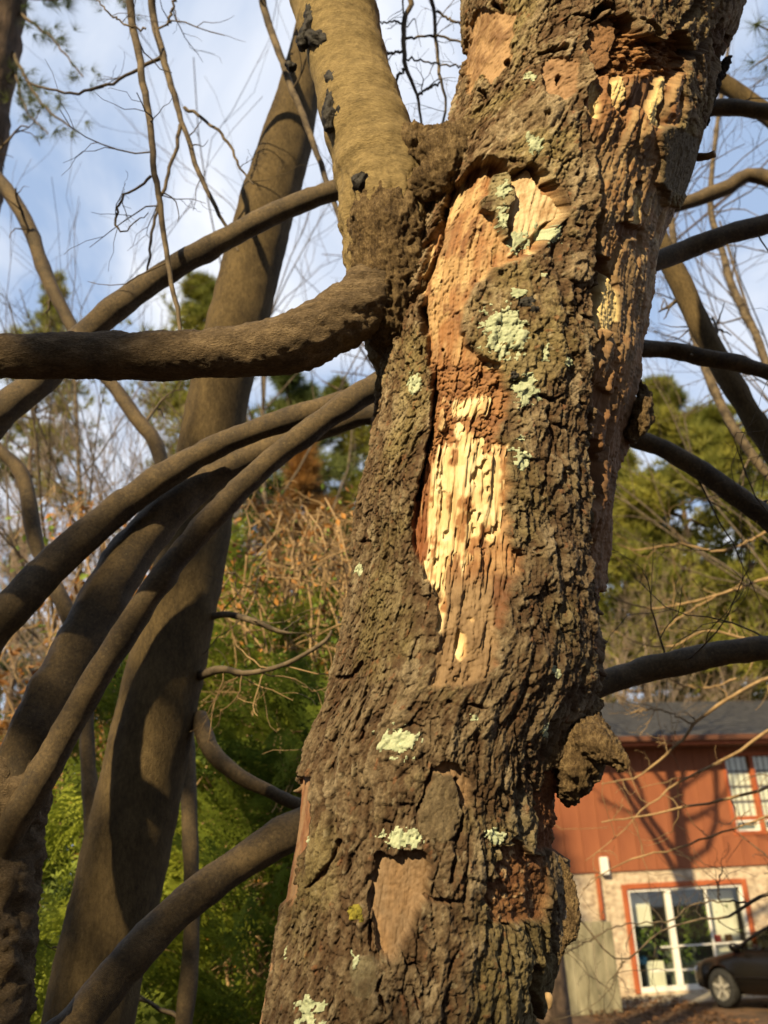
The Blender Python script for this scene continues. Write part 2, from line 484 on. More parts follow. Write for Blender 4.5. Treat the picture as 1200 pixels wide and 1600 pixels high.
# ================================================================== ground and paving
gx = np.r_[-160, -100, -60, -35, np.linspace(-22, 26, 49), 40, 70, 110, 160]
gy = np.r_[-120, -60, -30, -15, np.linspace(-8, 34, 43), 50, 80, 130, 220]
GX, GY = np.meshgrid(gx, gy)
GZ = ground_z(GX, GY) + 0.03 * n2(GX * 0.8, GY * 0.8, 5) * (GY < 13) 
V = np.stack([GX, GY, GZ], -1).reshape(-1, 3)
i = np.arange(len(gy) - 1)[:, None] * len(gx); j = np.arange(len(gx) - 1)[None]
F = np.stack([i + j, i + j + 1, i + j + 1 + len(gx), i + j + len(gx)], -1).reshape(-1, 4)
tag(mk('ground', V, F, M['ground']), kind='structure')

# ================================================================== THE OLD TREE
old = thing('old_tree', 'old tree with flaking bark, bare wood scars and pale lichen patches', 'tree', (0.2, 1.62, 0.0))

# outline of the trunk in the photograph: row, left edge, right edge
LR = np.array([(-220, 742, 1275), (-100, 728, 1212), (0, 722, 1172), (60, 722, 1152), (100, 719, 1130), (150, 711, 1112), (200, 698, 1100), (260, 675, 1090), (300, 655, 1080), (350, 640, 1060), (400, 625, 1043), (450, 606, 1031),
               (500, 593, 1019), (560, 588, 1011), (620, 587, 1005), (700, 578, 985), (750, 560, 974), (790, 550, 966), (900, 546, 955), (1000, 525, 953), (1100, 498, 943), (1160, 476, 914), (1200, 465, 899), (1300, 457, 884),
               (1400, 440, 880), (1500, 420, 872), (1600, 400, 850), (1700, 382, 836)], float)
def trunk_y(py):
    return np.interp(py, [-220, 400, 1700], [1.46, 1.58, 1.64])
ctl = []
for y, l, r in LR:
    Yc = float(trunk_y(y))
    a, b = at(l, y, Yc), at(r, y, Yc)
    c = at((l + r) / 2, y, Yc)
    ctl.append((c[2], c[0], Yc, np.linalg.norm(b - a) / 2))
ctl = np.array(ctl)[::-1]
top = ctl[-1]; bot = ctl[0]
ctl = np.vstack([[-0.06, bot[1] - 0.16, 1.66, 0.36], [0.25, bot[1] - 0.13, 1.655, 0.27], [0.8, bot[1] - 0.07, 1.65, 0.225], ctl, [top[0] + 0.6, top[1] + 0.1, 1.45, top[3] * 0.95], [top[0] + 1.3, top[1] + 0.16, 1.46, top[3] * 0.8]])
zc = np.r_[np.linspace(-0.06, ctl[3, 0], 60, endpoint=False), np.linspace(ctl[3, 0], top[0] - 0.10, 1190, endpoint=False), np.linspace(top[0] - 0.10, ctl[-1, 0], 50)]
th = np.r_[np.linspace(rad(-112), rad(112), 450, endpoint=False), np.linspace(rad(112), rad(248), 44, endpoint=False)]
nR, nC = len(zc), len(th)
def smooth_interp(x, X, Y):
    y = np.interp(x, X, Y)
    k = np.hanning(41); k /= k.sum()
    yy = np.convolve(np.pad(y, 20, 'edge'), k, 'valid')
    return yy
cx_, cy_, hw_ = (smooth_interp(zc, ctl[:, 0], ctl[:, q]) for q in (1, 2, 3))
TH, ZZ = np.meshgrid(th, zc)
HW = hw_[:, None]
lump = 1 + 0.02 * n2(TH * 1.6, ZZ * 5, 3)
BX = cx_[:, None] + HW * lump * np.sin(TH); BY = cy_[:, None] - 0.92 * HW * lump * np.cos(TH)
NX, NY = np.sin(TH), -np.cos(TH) * 1.08
nl = np.hypot(NX, NY); NX /= nl; NY /= nl
base = np.stack([BX, BY, ZZ], -1).reshape(-1, 3)
PX, PY = project(base)
PX = PX.astype(np.float32); PY = PY.astype(np.float32)
front = (np.abs(TH) < rad(111.5)).ravel()
PX = np.where(front, PX, -5000).astype(np.float32)
s = (TH * 0.2).ravel().astype(np.float64); v = ZZ.ravel().astype(np.float64)

wsn = f2(s * 9, v * 5, 3, 11); wvn = f2(s * 9 + 40, v * 6, 3, 12)
s1 = s + 0.016 * wsn + 0.10 * (v - 1.4); v1 = v + 0.014 * wvn
# --- bark plates
A1, A2, AI, AX, AY = worley(s1 / 0.021, v1 / 0.066, 21)
B1, B2, BI, BXo, BYo = worley((s1 + 0.004 * f2(s * 70, v * 50, 2, 14)) / 0.0078, v1 / 0.0205, 31)
C1, C2, CI, _, _ = worley((s + 0.003 * f2(s * 130, v * 110, 2, 15)) / 0.0040, v / 0.0085, 41)
fine = f2(s * 175, v * 80, 4, 51, 0.62)
mid = f2(s * 40, v * 22, 3, 52)
big = f2(s * 6, v * 3.5, 3, 53)
cr1 = 1 - sm(0.0, 0.085, A2 - A1 + 0.04 * mid); cr2 = 1 - sm(0.0, 0.13, B2 - B1 + 0.05 * fine); cr3 = 1 - sm(0.0, 0.22, C2 - C1)
open1 = sm(0.0, 0.55, f2(s * 14, v * 9, 2, 54))          # where the big cracks gape
openb = sm(-0.3, 0.45, f2(s * 11 + 7, v * 7, 2, 55))
def terrace(n, k):
    q = n * k; fl = np.floor(q); return (fl + sm(0.72, 1.0, q - fl)) / k
furrow = 1 - np.abs(f2(s1 * 46, v1 * 7, 3, 56)) * 1.7
ter1 = terrace(f2(s1 * 34, v1 * 13, 3, 57, 0.55), 3.0); ter2 = terrace(f2(s1 * 100 + 5, v1 * 36, 3, 58, 0.55), 2.4)
flank = sm(0.1, 0.6, -TH.ravel() + 0.2 * big) * front     # finer, more even bark round the left flank
h = 0.006 * big + 0.002 * mid
h = h - 0.0065 * cr1 * (0.15 + 0.85 * open1) * (1 - 0.5 * flank) + 0.0028 * (AI - 0.5) * (1 - 0.5 * flank) + 0.0020 * AY
h = h + 0.0045 * ter1 * (1 - 0.45 * flank) + 0.0026 * ter2 - 0.0034 * np.clip(-furrow + 0.25, 0, 1) + (0.0018 + 0.0016 * flank) * furrow
h = h - (0.0029 + 0.0014 * flank) * cr2 * (0.2 + 0.8 * np.maximum(openb, 0.7 * flank)) + 0.0020 * (BI - 0.5) + 0.0016 * BYo
h = h - 0.0009 * cr3 + 0.0010 * (CI - 0.5) + 0.0013 * fine + 0.0007 * f2(s * 480, v * 330, 2, 59)
def C(*c): return np.array(c, np.float32)
def mixc(a, b, t): return a + (b - a) * np.asarray(t)[:, None]
gry, brn, crk, olv, red = C(0.185, 0.142, 0.088), C(0.068, 0.040, 0.020), C(0.026, 0.013, 0.007), C(0.18, 0.15, 0.065), C(0.16, 0.062, 0.026)
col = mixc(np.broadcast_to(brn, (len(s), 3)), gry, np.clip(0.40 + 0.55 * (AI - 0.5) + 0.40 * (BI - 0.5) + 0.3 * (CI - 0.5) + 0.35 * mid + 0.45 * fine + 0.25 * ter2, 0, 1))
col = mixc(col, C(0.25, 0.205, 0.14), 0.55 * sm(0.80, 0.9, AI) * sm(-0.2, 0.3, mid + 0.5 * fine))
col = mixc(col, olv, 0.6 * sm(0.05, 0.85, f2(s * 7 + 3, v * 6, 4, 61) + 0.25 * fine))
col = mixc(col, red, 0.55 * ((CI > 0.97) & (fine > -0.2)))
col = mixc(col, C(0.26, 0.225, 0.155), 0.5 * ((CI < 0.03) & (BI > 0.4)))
col = col * (1.0 + 0.55 * sm(2.0, 2.7, v))[:, None]      # bark colour scaled up towards the top of the trunk
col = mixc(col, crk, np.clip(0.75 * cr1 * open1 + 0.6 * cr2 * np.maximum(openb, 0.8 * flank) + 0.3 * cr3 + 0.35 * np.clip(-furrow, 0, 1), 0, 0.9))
region = np.zeros(len(s), np.int16)
edge = 6.5 * f2(s * 46, v * 34, 2, 71) + 1.6 * f2(s * 130, v * 90, 2, 72)      # ragged edges, in photo pixels

fib = f2(s * 420, v * 22, 3, 81, 0.6); fib2 = f2(s * 110, v * 9, 3, 82); spot = f2(s * 55, v * 38, 4, 83); spk = f2(s * 300, v * 260, 3, 84)
G1, G2, GI, GXo, GYo = worley((s + 0.003 * spot) / 0.0135, (v + 0.002 * fib2) / 0.0105, 85)
E1, E2, EI, _, _ = worley((s + 0.004 * spot) / 0.0065, v / 0.0052, 86)
gcr = 1 - sm(0.02, 0.2, G2 - G1); ecr = 1 - sm(0.02, 0.3, E2 - E1)
PALE, TAN, ORG, DKO, BRW, GWD = C(0.66, 0.52, 0.28), C(0.345, 0.215, 0.105), C(0.275, 0.132, 0.052), C(0.135, 0.05, 0.019), C(0.13, 0.078, 0.038), C(0.25, 0.18, 0.10)
blot = f2(s * 24, v * 13, 3, 89); streak = f2(s * 190, v * 6, 3, 90, 0.6)
edgev = 9.0 * f2(s * 210, v * 11, 3, 73, 0.6)      # edges torn along the grain
def area(rid, poly, depth, hfun, cfun, soft=2.2, ed=1.0, torn=0.0):
    global h, col, region
    sd = poly_sd(PX, PY, poly) + edge * ed + edgev * torn
    m = 1 - sm(-soft, soft, sd)
    b = m > 0.003
    if not b.any(): return
    d = depth(PY[b]) if callable(depth) else depth
    nh = -d + hfun(b); nc = cfun(b)
    mm = m[b]
    h[b] = h[b] * (1 - mm) + nh * mm
    col[b] = col[b] * (1 - mm)[:, None] + nc * mm[:, None]
    region[sd < 0] = rid
def lerpc(a, c, t): return a + (c - a) * np.clip(t, 0, 1)[:, None]

# --- the long scar: orange under-bark above, splintered pale sapwood below
SCAR = [(735, 252), (760, 245), (800, 262), (830, 256), (868, 280), (888, 320), (872, 350), (845, 388), (800, 402), (772, 422), (745, 440), (730, 480), (725, 522), (738, 548), (772, 562), (790, 582), (796, 620), (792, 650), (785, 680),
        (797, 720), (800, 800), (797, 850), (826, 868), (812, 900), (800, 930), (778, 985), (780, 1040), (762, 1062), (700, 1067), (674, 1067), (679, 1020), (690, 960), (680, 905), (658, 882), (641, 850), (650, 790), (655, 740),
        (670, 690), (675, 620), (667, 570), (660, 520), (655, 460), (652, 420), (670, 370), (698, 300)]
def scar_h(b):
    y = PY[b]
    chunk = sm(545, 580, y) * (1 - sm(700, 730, y))
    splint = sm(690, 730, y) * (1 - sm(900, 960, y))
    r = 0.0014 * fib[b] + 0.003 * fib2[b] + 0.0022 * spot[b] + 0.003 * terrace(f2(s[b] * 55, v[b] * 24, 3, 97), 2.0)
    r = r + chunk * (0.0045 * (GI[b] - 0.5) - 0.0035 * gcr[b] + 0.002 * GXo[b])
    r = r + splint * (0.0020 * fib[b] + 0.004 * terrace(fib2[b], 2.5) + 0.004 * terrace(f2(s[b] * 110, v[b] * 12, 3, 87), 2.2))
    r = r - 0.008 * (1 - sm(0, 30, -poly_sd(PX, PY, SCAR)[b])) * (1 - sm(330, 420, y))
    r = r + (1 - splint) * 0.0012 * spk[b] - 0.004 * (spot[b] > 0.72)
    return r
def scar_c(b):
    x, y = PX[b], PY[b]
    c = lerpc(np.broadcast_to(ORG, (len(x), 3)), TAN, 0.45 + 0.7 * spot[b] + 0.4 * fib2[b])
    c = lerpc(c, PALE, 0.55 * sm(0.1, 0.7, fib2[b] + 0.5 * spot[b]) * (1 - sm(450, 560, y)))
    c = lerpc(c, C(0.47, 0.33, 0.165), 0.6 * sm(0.1, 0.6, blot[b] + 0.3 * streak[b]) * (1 - sm(540, 600, y)))
    c = lerpc(c, C(0.18, 0.085, 0.038), 0.75 * sm(0.0, 0.5, -blot[b] + 0.4 * streak[b]))
    c = lerpc(c, DKO, 0.75 * sm(0.35, 0.8, spot[b] - 0.5 * fib2[b]))
    c = lerpc(c, C(0.12, 0.06, 0.03), 0.6 * sm(0.55, 0.8, spk[b]))
    c = lerpc(c, C(0.19, 0.062, 0.022), 0.8 * (1 - sm(655, 690, x + 10 * spot[b])) * sm(600, 680, y))
    chunk = sm(545, 580, y) * (1 - sm(700, 730, y))
    c = lerpc(c, lerpc(np.broadcast_to(DKO, c.shape), ORG, GI[b] * 1.5), 0.85 * chunk)
    low = sm(880, 930, y)
    tan = lerpc(np.broadcast_to(C(0.23, 0.152, 0.082), c.shape), BRW, 0.35 + 0.8 * spot[b] + 0.3 * spk[b])
    c = lerpc(c, tan, low)
    frass = sm(772, 782, x + 6 * spot[b]) * sm(890, 910, y) * (1 - sm(1030, 1060, y))
    c = lerpc(c, lerpc(np.broadcast_to(C(0.11, 0.05, 0.022), c.shape), DKO, EI[b]), 0.9 * frass)
    c = lerpc(c, C(0.10, 0.055, 0.03), 0.5 * gcr[b] * chunk)
    return c
area(1, SCAR, lambda y: np.interp(y, [240, 300, 600, 850, 950, 1060], [0.034, 0.026, 0.020, 0.017, 0.010, 0.005]), scar_h, scar_c, 3.2)
def pale_h(dep):
    return lambda b: -dep + 0.0022 * fib[b] + 0.0034 * terrace(fib2[b], 2.2) + 0.0040 * terrace(f2(s[b] * 120, v[b] * 9, 3, 87), 2.4) - 0.006 * sm(0.6, 0.78, f2(s[b] * 120, v[b] * 45, 2, 88))
def pale_c(amount):
    def f(b):
        c = lerpc(np.broadcast_to(PALE, (b.sum(), 3)), ORG, amount * (0.15 + 0.9 * sm(0.05, 0.6, spot[b] + 0.6 * fib2[b])))
        c = lerpc(c, C(0.74, 0.64, 0.42), 0.6 * sm(0.1, 0.6, -spot[b] + fib[b] * 0.4))
        c = lerpc(c, C(0.40, 0.23, 0.10), 0.7 * sm(0.15, 0.6, streak[b] + 0.3 * fib[b]))
        return lerpc(c, DKO, 0.6 * sm(0.62, 0.8, spot[b] + 0.3 * fib[b]))
    return f
area(2, [(700, 626), (740, 622), (766, 618), (768, 645), (742, 650), (716, 652)], 0.015, pale_h(0), pale_c(0.5), 3.0, 0.4, 1.0)
area(2, [(690, 705), (708, 700), (722, 690), (738, 668), (752, 700), (790, 702), (798, 760), (797, 830), (785, 852), (762, 852), (745, 888), (731, 898), (714, 872), (704, 920), (692, 990), (678, 985), (686, 930), (667, 890), (673, 850), (664, 800), (674, 750)], 0.0135, pale_h(0), pale_c(1.1), 3.0, 0.5, 1.2)
area(2, [(662, 880), (690, 872), (688, 900), (684, 915), (662, 905)], 0.015, pale_h(0), pale_c(0.6), 1.5, 0.8)
for cx, cy, rx, ry in ((722, 675, 8, 14), (760, 690, 6, 8), (690, 655, 5, 18), (775, 570, 12, 6), (742, 970, 5, 6), (722, 1010, 8, 22)):
    area(2, [(cx + rx * math.cos(a), cy + ry * math.sin(a)) for a in np.linspace(0, 2 * math.pi, 9)[:-1]], 0.014 if cy < 900 else 0.009, pale_h(0), pale_c(0.4), 1.5, 0.5)
area(3, [(806, 272), (830, 262), (850, 280), (880, 310), (888, 330), (862, 352), (838, 372), (806, 392), (800, 330)], 0.020, lambda b: 0.0010 * fib[b] + 0.002 * fib2[b] + 0.0005 * spk[b],
     lambda b: lerpc(np.broadcast_to(C(0.60, 0.47, 0.29), (b.sum(), 3)), TAN, 0.25 + 0.8 * spot[b] + 0.3 * spk[b]), 2, 0.8)
# the flake of bark left hanging inside the scar
area(4, [(748, 312), (762, 300), (770, 270), (798, 266), (808, 292), (800, 330), (796, 372), (782, 352), (768, 332), (752, 324)], 0.004, lambda b: 0.004 * (BI[b] - 0.5) - 0.003 * cr2[b] + 0.001 * fine[b],
     lambda b: lerpc(np.broadcast_to(brn, (b.sum(), 3)), C(0.27, 0.23, 0.13), 0.55 + 0.5 * mid[b] + 0.4 * fine[b]), 1.5, 0.8)
# smooth inner bark bared low on the trunk
def smooth_h(b): return 0.0022 * fib2[b] + 0.0007 * fib[b] + 0.0006 * spk[b]
def smooth_c(b): return lerpc(lerpc(np.broadcast_to(C(0.21, 0.145, 0.09), (b.sum(), 3)), C(0.27, 0.165, 0.085), 0.4 + 0.6 * spot[b]), BRW, 0.35 + 0.5 * spk[b] + 0.3 * fib2[b])
area(5, [(592, 1338), (630, 1330), (668, 1330), (672, 1360), (665, 1400), (654, 1432), (640, 1462), (622, 1502), (606, 1507), (592, 1480), (583, 1440), (572, 1404), (580, 1370)], 0.013, smooth_h, smooth_c, 1.8)
area(6, [(672, 1207), (690, 1190), (716, 1194), (732, 1215), (738, 1258), (720, 1262), (714, 1228), (700, 1212), (682, 1216), (664, 1240)], 0.009, smooth_h, smooth_c, 1.6, 0.5)
def rot_h(b): return 0.0026 * (GI[b] - 0.5) - 0.0016 * gcr[b] + 0.0035 * terrace(f2(s[b] * 60, v[b] * 45, 3, 96), 2.2) + 0.0006 * (EI[b] - 0.5) + 0.0012 * spk[b]
def rot_c(b):
    c = lerpc(np.broadcast_to(C(0.13, 0.055, 0.022), (b.sum(), 3)), C(0.22, 0.115, 0.05), GI[b] * 0.9 + 0.4 * spot[b])
    c = lerpc(c, C(0.45, 0.32, 0.18), (EI[b] > 0.94) * 0.9)
    return lerpc(c, C(0.09, 0.04, 0.02), 0.55 * gcr[b])
area(7, [(783, 1320), (820, 1318), (842, 1340), (862, 1342), (866, 1400), (850, 1442), (800, 1448), (765, 1430), (776, 1380)], 0.012, rot_h, rot_c, 1.8)
area(8, [(918, 1118), (935, 1150), (900, 1200), (895, 1260), (900, 1345), (845, 1330), (850, 1290), (858, 1232), (880, 1180), (890, 1140)], 0.014, lambda b: rot_h(b) + 0.002 * fib[b], lambda b: lerpc(rot_c(b), red, 0.6 + 0.4 * spot[b]), 2)
area(9, [(470, 1212), (486, 1218), (478, 1290), (468, 1330), (462, 1400), (440, 1420), (430, 1400), (440, 1300)], 0.008, smooth_h, lambda b: lerpc(np.broadcast_to(C(0.18, 0.085, 0.045), (b.sum(), 3)), C(0.26, 0.165, 0.095), 0.5 + spot[b]), 1.8)
area(9, [(415, 1500), (424, 1510), (414, 1570), (405, 1640), (380, 1640), (395, 1560)], 0.006, smooth_h, lambda b: lerpc(np.broadcast_to(C(0.18, 0.085, 0.045), (b.sum(), 3)), C(0.26, 0.165, 0.095), 0.5 + spot[b]), 1.8)
# bared wood beside the top
area(10, [(722, 70), (735, 20), (760, 8), (800, 22), (797, 80), (783, 122), (762, 128), (748, 112), (738, 150), (728, 170), (724, 120)], 0.011, lambda b: 0.003 * spot[b] + 0.0012 * spk[b], lambda b: lerpc(np.broadcast_to(C(0.34, 0.215, 0.11), (b.sum(), 3)), C(0.17, 0.09, 0.04), 0.3 + 0.9 * spot[b] + 0.3 * spk[b]), 2)
area(10, [(842, 100), (862, 86), (905, 96), (902, 140), (885, 162), (868, 152), (850, 130)], 0.008, lambda b: 0.003 * spot[b] + 0.0012 * spk[b], lambda b: lerpc(np.broadcast_to(C(0.30, 0.18, 0.095), (b.sum(), 3)), C(0.17, 0.09, 0.04), 0.3 + 0.9 * spot[b]), 2)
# the decayed strip down the right side
STRIP = [(935, 96), (965, 60), (1000, 70), (1060, 90), (1082, 112), (1072, 160), (1062, 196), (1040, 225), (1040, 290), (1052, 320), (1090, 330), (1090, 440), (1070, 520), (1060, 640), (1040, 720), (1020, 900), (1010, 1110), (942, 1100), (946, 1040), (944, 960), (936, 900), (934, 800), (932, 700), (932, 620), (936, 540),
         (938, 450), (946, 380), (940, 320), (934, 260), (925, 210), (921, 150)]
def strip_h(b):
    gro = 1 - np.abs(f2(s[b] * 75, v[b] * 5, 3, 91, 0.6)) * 2.0
    return 0.0025 * fib2[b] + 0.0013 * fib[b] + 0.005 * f2(s[b] * 20, v[b] * 8, 2, 94) + 0.0022 * gro - 0.008 * sm(0.35, 0.6, f2(s[b] * 70, v[b] * 13, 2, 92)) + 0.004 * terrace(f2(s[b] * 42, v[b] * 17, 3, 95), 2.0) + 0.0012 * spk[b]
def strip_c(b):
    y = PY[b]
    c = lerpc(np.broadcast_to(GWD, (b.sum(), 3)), C(0.27, 0.15, 0.066), 0.5 + 0.7 * spot[b] + 0.4 * fib2[b])
    c = lerpc(c, C(0.25, 0.115, 0.045), 0.8 * (1 - sm(180, 250, y + 30 * spot[b])))
    c = lerpc(c, C(0.16, 0.078, 0.034), 0.75 * sm(520, 700, y))
    c = lerpc(c, PALE, 0.35 * sm(0.15, 0.65, fib2[b] - 0.4 * spot[b] + 0.3 * streak[b]) * (1 - sm(420, 520, y)))
    return lerpc(c, C(0.085, 0.05, 0.026), 0.6 * sm(0.2, 0.6, -spot[b] + 0.4 * fib[b]))
area(11, STRIP, 0.013, strip_h, strip_c, 2.5)
def crumb_h(b): return 0.012 * (GI[b] - 0.5) - 0.006 * gcr[b] + 0.006 * (EI[b] - 0.5) + 0.010 * f2(s[b] * 40, v[b] * 30, 3, 93)
area(12, [(926, 30), (975, 15), (1000, 45), (1030, 62), (1062, 40), (1085, 62), (1082, 112), (1060, 128), (1010, 112), (930, 118), (918, 70)], 0.032, crumb_h, lambda b: lerpc(np.broadcast_to(C(0.13, 0.055, 0.02), (b.sum(), 3)), C(0.30, 0.155, 0.065), GI[b] + 0.4 * spot[b]), 2.2)
area(12, [(930, 30), (960, 22), (975, 50), (968, 90), (945, 108), (925, 100), (922, 60)], 0.016, lambda b: 0.003 * spot[b] + 0.001 * spk[b], lambda b: lerpc(np.broadcast_to(C(0.24, 0.13, 0.062), (b.sum(), 3)), C(0.16, 0.085, 0.04), 0.4 + 0.8 * spot[b]), 2)
# hollows in the strip with bright fresh wood on their far wall
for poly, dp in (([(948, 402), (962, 405), (975, 440), (978, 500), (962, 516), (946, 512), (940, 460)], 0.042), ([(962, 112), (990, 112), (992, 160), (980, 176), (966, 160)], 0.030), ([(1018, 112), (1060, 112), (1056, 150), (1046, 198), (1026, 192), (1016, 165), (990, 180), (985, 172), (1008, 150)], 0.030),
                 ([(936, 690), (950, 692), (958, 730), (955, 790), (940, 800), (933, 760)], 0.036), ([(938, 890), (952, 900), (956, 1000), (948, 1080), (940, 1040)], 0.034), ([(975, 348), (1000, 350), (1022, 362), (1018, 378), (995, 372), (990, 390), (980, 368)], 0.026), ([(1003, 284), (1018, 286), (1014, 296), (1004, 294)], 0.03), ([(958, 610), (968, 620), (960, 650), (950, 640)], 0.026)):
    area(11, poly, dp, lambda b: 0.003 * fib2[b] + 0.002 * fib[b], lambda b: lerpc(np.broadcast_to(C(0.13, 0.065, 0.03), (b.sum(), 3)), C(0.21, 0.11, 0.05), 0.5 + 0.6 * spot[b]), 4.0, 0.6)
for poly in ([(958, 450), (967, 428), (979, 460), (982, 500), (970, 516), (948, 515), (952, 490)], [(974, 114), (988, 114), (990, 150), (982, 173), (969, 166), (972, 140)], [(1046, 122), (1059, 116), (1054, 150), (1046, 166), (1044, 197), (1027, 196), (1030, 172), (1040, 150)], [(930, 122), (940, 122), (944, 160), (940, 180), (932, 176)], [(1000, 320), (1012, 300), (1016, 318), (1008, 350), (1000, 348)]):
    area(13, poly, 0.018, lambda b: 0.002 * fib[b] + 0.0012 * spk[b], lambda b: lerpc(np.broadcast_to(C(0.70, 0.56, 0.27), (b.sum(), 3)), ORG, 0.6 * sm(0.3, 0.7, spot[b])), 2.0, 0.5)
# plates that stand proud
def plate_h(b): return 0.0016 * (BI[b] - 0.5) - 0.0016 * cr2[b] + 0.0008 * fine[b]
area(14, [(1036, 205), (1060, 196), (1094, 214), (1102, 250), (1092, 290), (1076, 306), (1052, 300), (1039, 286), (1043, 240)], 0.003, plate_h, lambda b: lerpc(np.broadcast_to(C(0.18, 0.145, 0.09), (b.sum(), 3)), C(0.11, 0.085, 0.05), 0.5 + 0.6 * fine[b] + 0.4 * mid[b]), 3.0, 0.45)
area(15, [(668, 1216), (684, 1210), (702, 1214), (712, 1240), (708, 1300), (690, 1318), (660, 1300), (652, 1262)], -0.006, plate_h, lambda b: lerpc(np.broadcast_to(C(0.155, 0.12, 0.072), (b.sum(), 3)), C(0.08, 0.058, 0.033), 0.5 + 0.6 * fine[b] + 0.4 * mid[b]), 1.6)
area(16, [(556, 1500), (582, 1496), (598, 1508), (586, 1540), (572, 1556), (552, 1545)], -0.006, plate_h, lambda b: lerpc(np.broadcast_to(C(0.19, 0.165, 0.105), (b.sum(), 3)), C(0.10, 0.075, 0.044), 0.5 + 0.6 * fine[b] + 0.4 * mid[b]), 1.6)
# cracks: line, width in photo pixels, depth
for pts, w, dp in (([(679, 570), (677, 620), (672, 680), (660, 735), (652, 780)], 5, 0.020), ([(945, 330), (939, 400), (938, 450), (940, 520), (937, 600), (931, 650), (934, 720), (937, 800), (940, 900), (950, 980), (945, 1060), (936, 1100), (902, 1150), (893, 1200), (889, 1270), (880, 1335)], 8, 0.034),
                   ([(530, 1313), (520, 1340), (506, 1362), (480, 1386)], 3.5, 0.012), ([(577, 1440), (582, 1482), (600, 1512), (590, 1545), (604, 1580)], 5, 0.016), ([(674, 1198), (662, 1240), (652, 1264)], 4, 0.014), ([(718, 1222), (722, 1270), (715, 1312), (708, 1352), (705, 1376)], 3.5, 0.012),
                   ([(768, 1432), (722, 1408), (670, 1406)], 2.5, 0.009), ([(880, 1130), (852, 1192), (846, 1250), (830, 1302), (792, 1317), (772, 1332), (765, 1400), (750, 1424)], 4, 0.014), ([(838, 1512), (831, 1550), (846, 1600)], 9, 0.028), ([(690, 322), (682, 380), (666, 420), (642, 470)], 6, 0.022),
                   ([(842, 82), (856, 78), (884, 72)], 7, 0.022), ([(768, 5), (780, 12)], 7, 0.018), ([(748, 140), (756, 152)], 6, 0.018), ([(792, 92), (794, 104)], 4, 0.014), ([(874, 128), (880, 118)], 6, 0.016), ([(850, 178), (858, 176)], 4, 0.012), ([(905, 272), (906, 262)], 5, 0.016), ([(902, 350), (910, 352)], 6, 0.016),
                   ([(930, 20), (948, 6), (968, 12)], 9, 0.03), ([(1005, 30), (1022, 40), (1038, 52)], 8, 0.03), ([(1066, 40), (1085, 16), (1096, -10)], 7, 0.026), ([(1088, 90), (1112, 60), (1128, 30)], 6, 0.026), ([(1115, 105), (1138, 60)], 6, 0.026), ([(655, 480), (660, 520), (655, 552)], 6, 0.02), ([(525, 1060), (545, 1063), (560, 1040)], 3, 0.009),
                   ([(640, 1030), (652, 1000), (665, 960)], 3, 0.007), ([(560, 1200), (566, 1150), (560, 1100)], 2.5, 0.006), ([(740, 1260), (748, 1200), (742, 1130)], 2.5, 0.007), ([(800, 1230), (806, 1160), (800, 1110)], 2.5, 0.007), ([(852, 770), (862, 720), (874, 690)], 3, 0.007), ([(840, 860), (870, 840), (892, 850)], 2.5, 0.006), ([(862, 640), (884, 720), (890, 770)], 2.5, 0.006),
                   ([(700, 1095), (722, 1105), (735, 1098), (760, 1108)], 3, 0.008), ([(640, 1130), (662, 1136)], 2, 0.006), ([(552, 845), (575, 848)], 2, 0.006), ([(745, 380), (752, 384)], 2, 0.005), ([(775, 1530), (790, 1480), (800, 1450)], 2.5, 0.007), ([(690, 1570), (700, 1520), (716, 1480)], 2.5, 0.007), ([(660, 1600), (650, 1560), (640, 1530)], 2.5, 0.008)):
    d = line_d(PX, PY, pts) + 0.5 * edge
    m = 1 - sm(w * 0.35, w * 0.85, d)
    h = h - dp * m
    col = mixc(col, C(0.085, 0.042, 0.02), 0.7 * m)
h = h.astype(np.float64)
# small woodpecker holes
for cx, cy in ((834, 526), (822, 705), (782, 1240), (690, 545), (705, 628), (876, 600)):
    m = 1 - sm(1.5, 3.5, np.hypot(PX - cx, PY - cy))
    h = h - 0.012 * m; col = mixc(col, C(0.03, 0.015, 0.01), 0.8 * m)

NRM = np.stack([NX, NY, np.zeros_like(NX)], -1).reshape(-1, 3)
VT = base + NRM * h[:, None]
# recesses slip up and to the left under the bark's edge, so that the edges overhang
rec = np.where(front, np.clip(-h - 0.003, -0.003, 0.04), 0)
VT[:, 2] += 0.62 * rec
VT[:, 0] -= 0.45 * rec * np.cos(TH).ravel(); VT[:, 1] -= 0.45 * rec * np.sin(TH).ravel()
ii = np.arange(nR - 1)[:, None] * nC; jj = np.arange(nC)[None]
FT = np.stack([ii + jj, ii + (jj + 1) % nC, ii + nC + (jj + 1) % nC, ii + nC + jj], -1).reshape(-1, 4)
fr = region[FT]
freg = np.where((fr == fr[:, :1]).all(1), fr[:, 0], np.minimum(fr[:, 0], fr[:, 2]))
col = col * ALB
def subset(name, fm, mat, parent, off=None, colr=None):
    f = FT[fm]
    u, inv = np.unique(f, return_inverse=True)
    P = VT[u] if off is None else VT[u] + NRM[u] * off[u][:, None]
    return mk(name, P, inv.reshape(f.shape), mat, parent, True, (col if colr is None else colr)[u])
from collections import deque
FG = freg.reshape(nR - 1, nC)
isl = np.zeros(FG.shape, np.int32); cnt = {}
nxt = 1
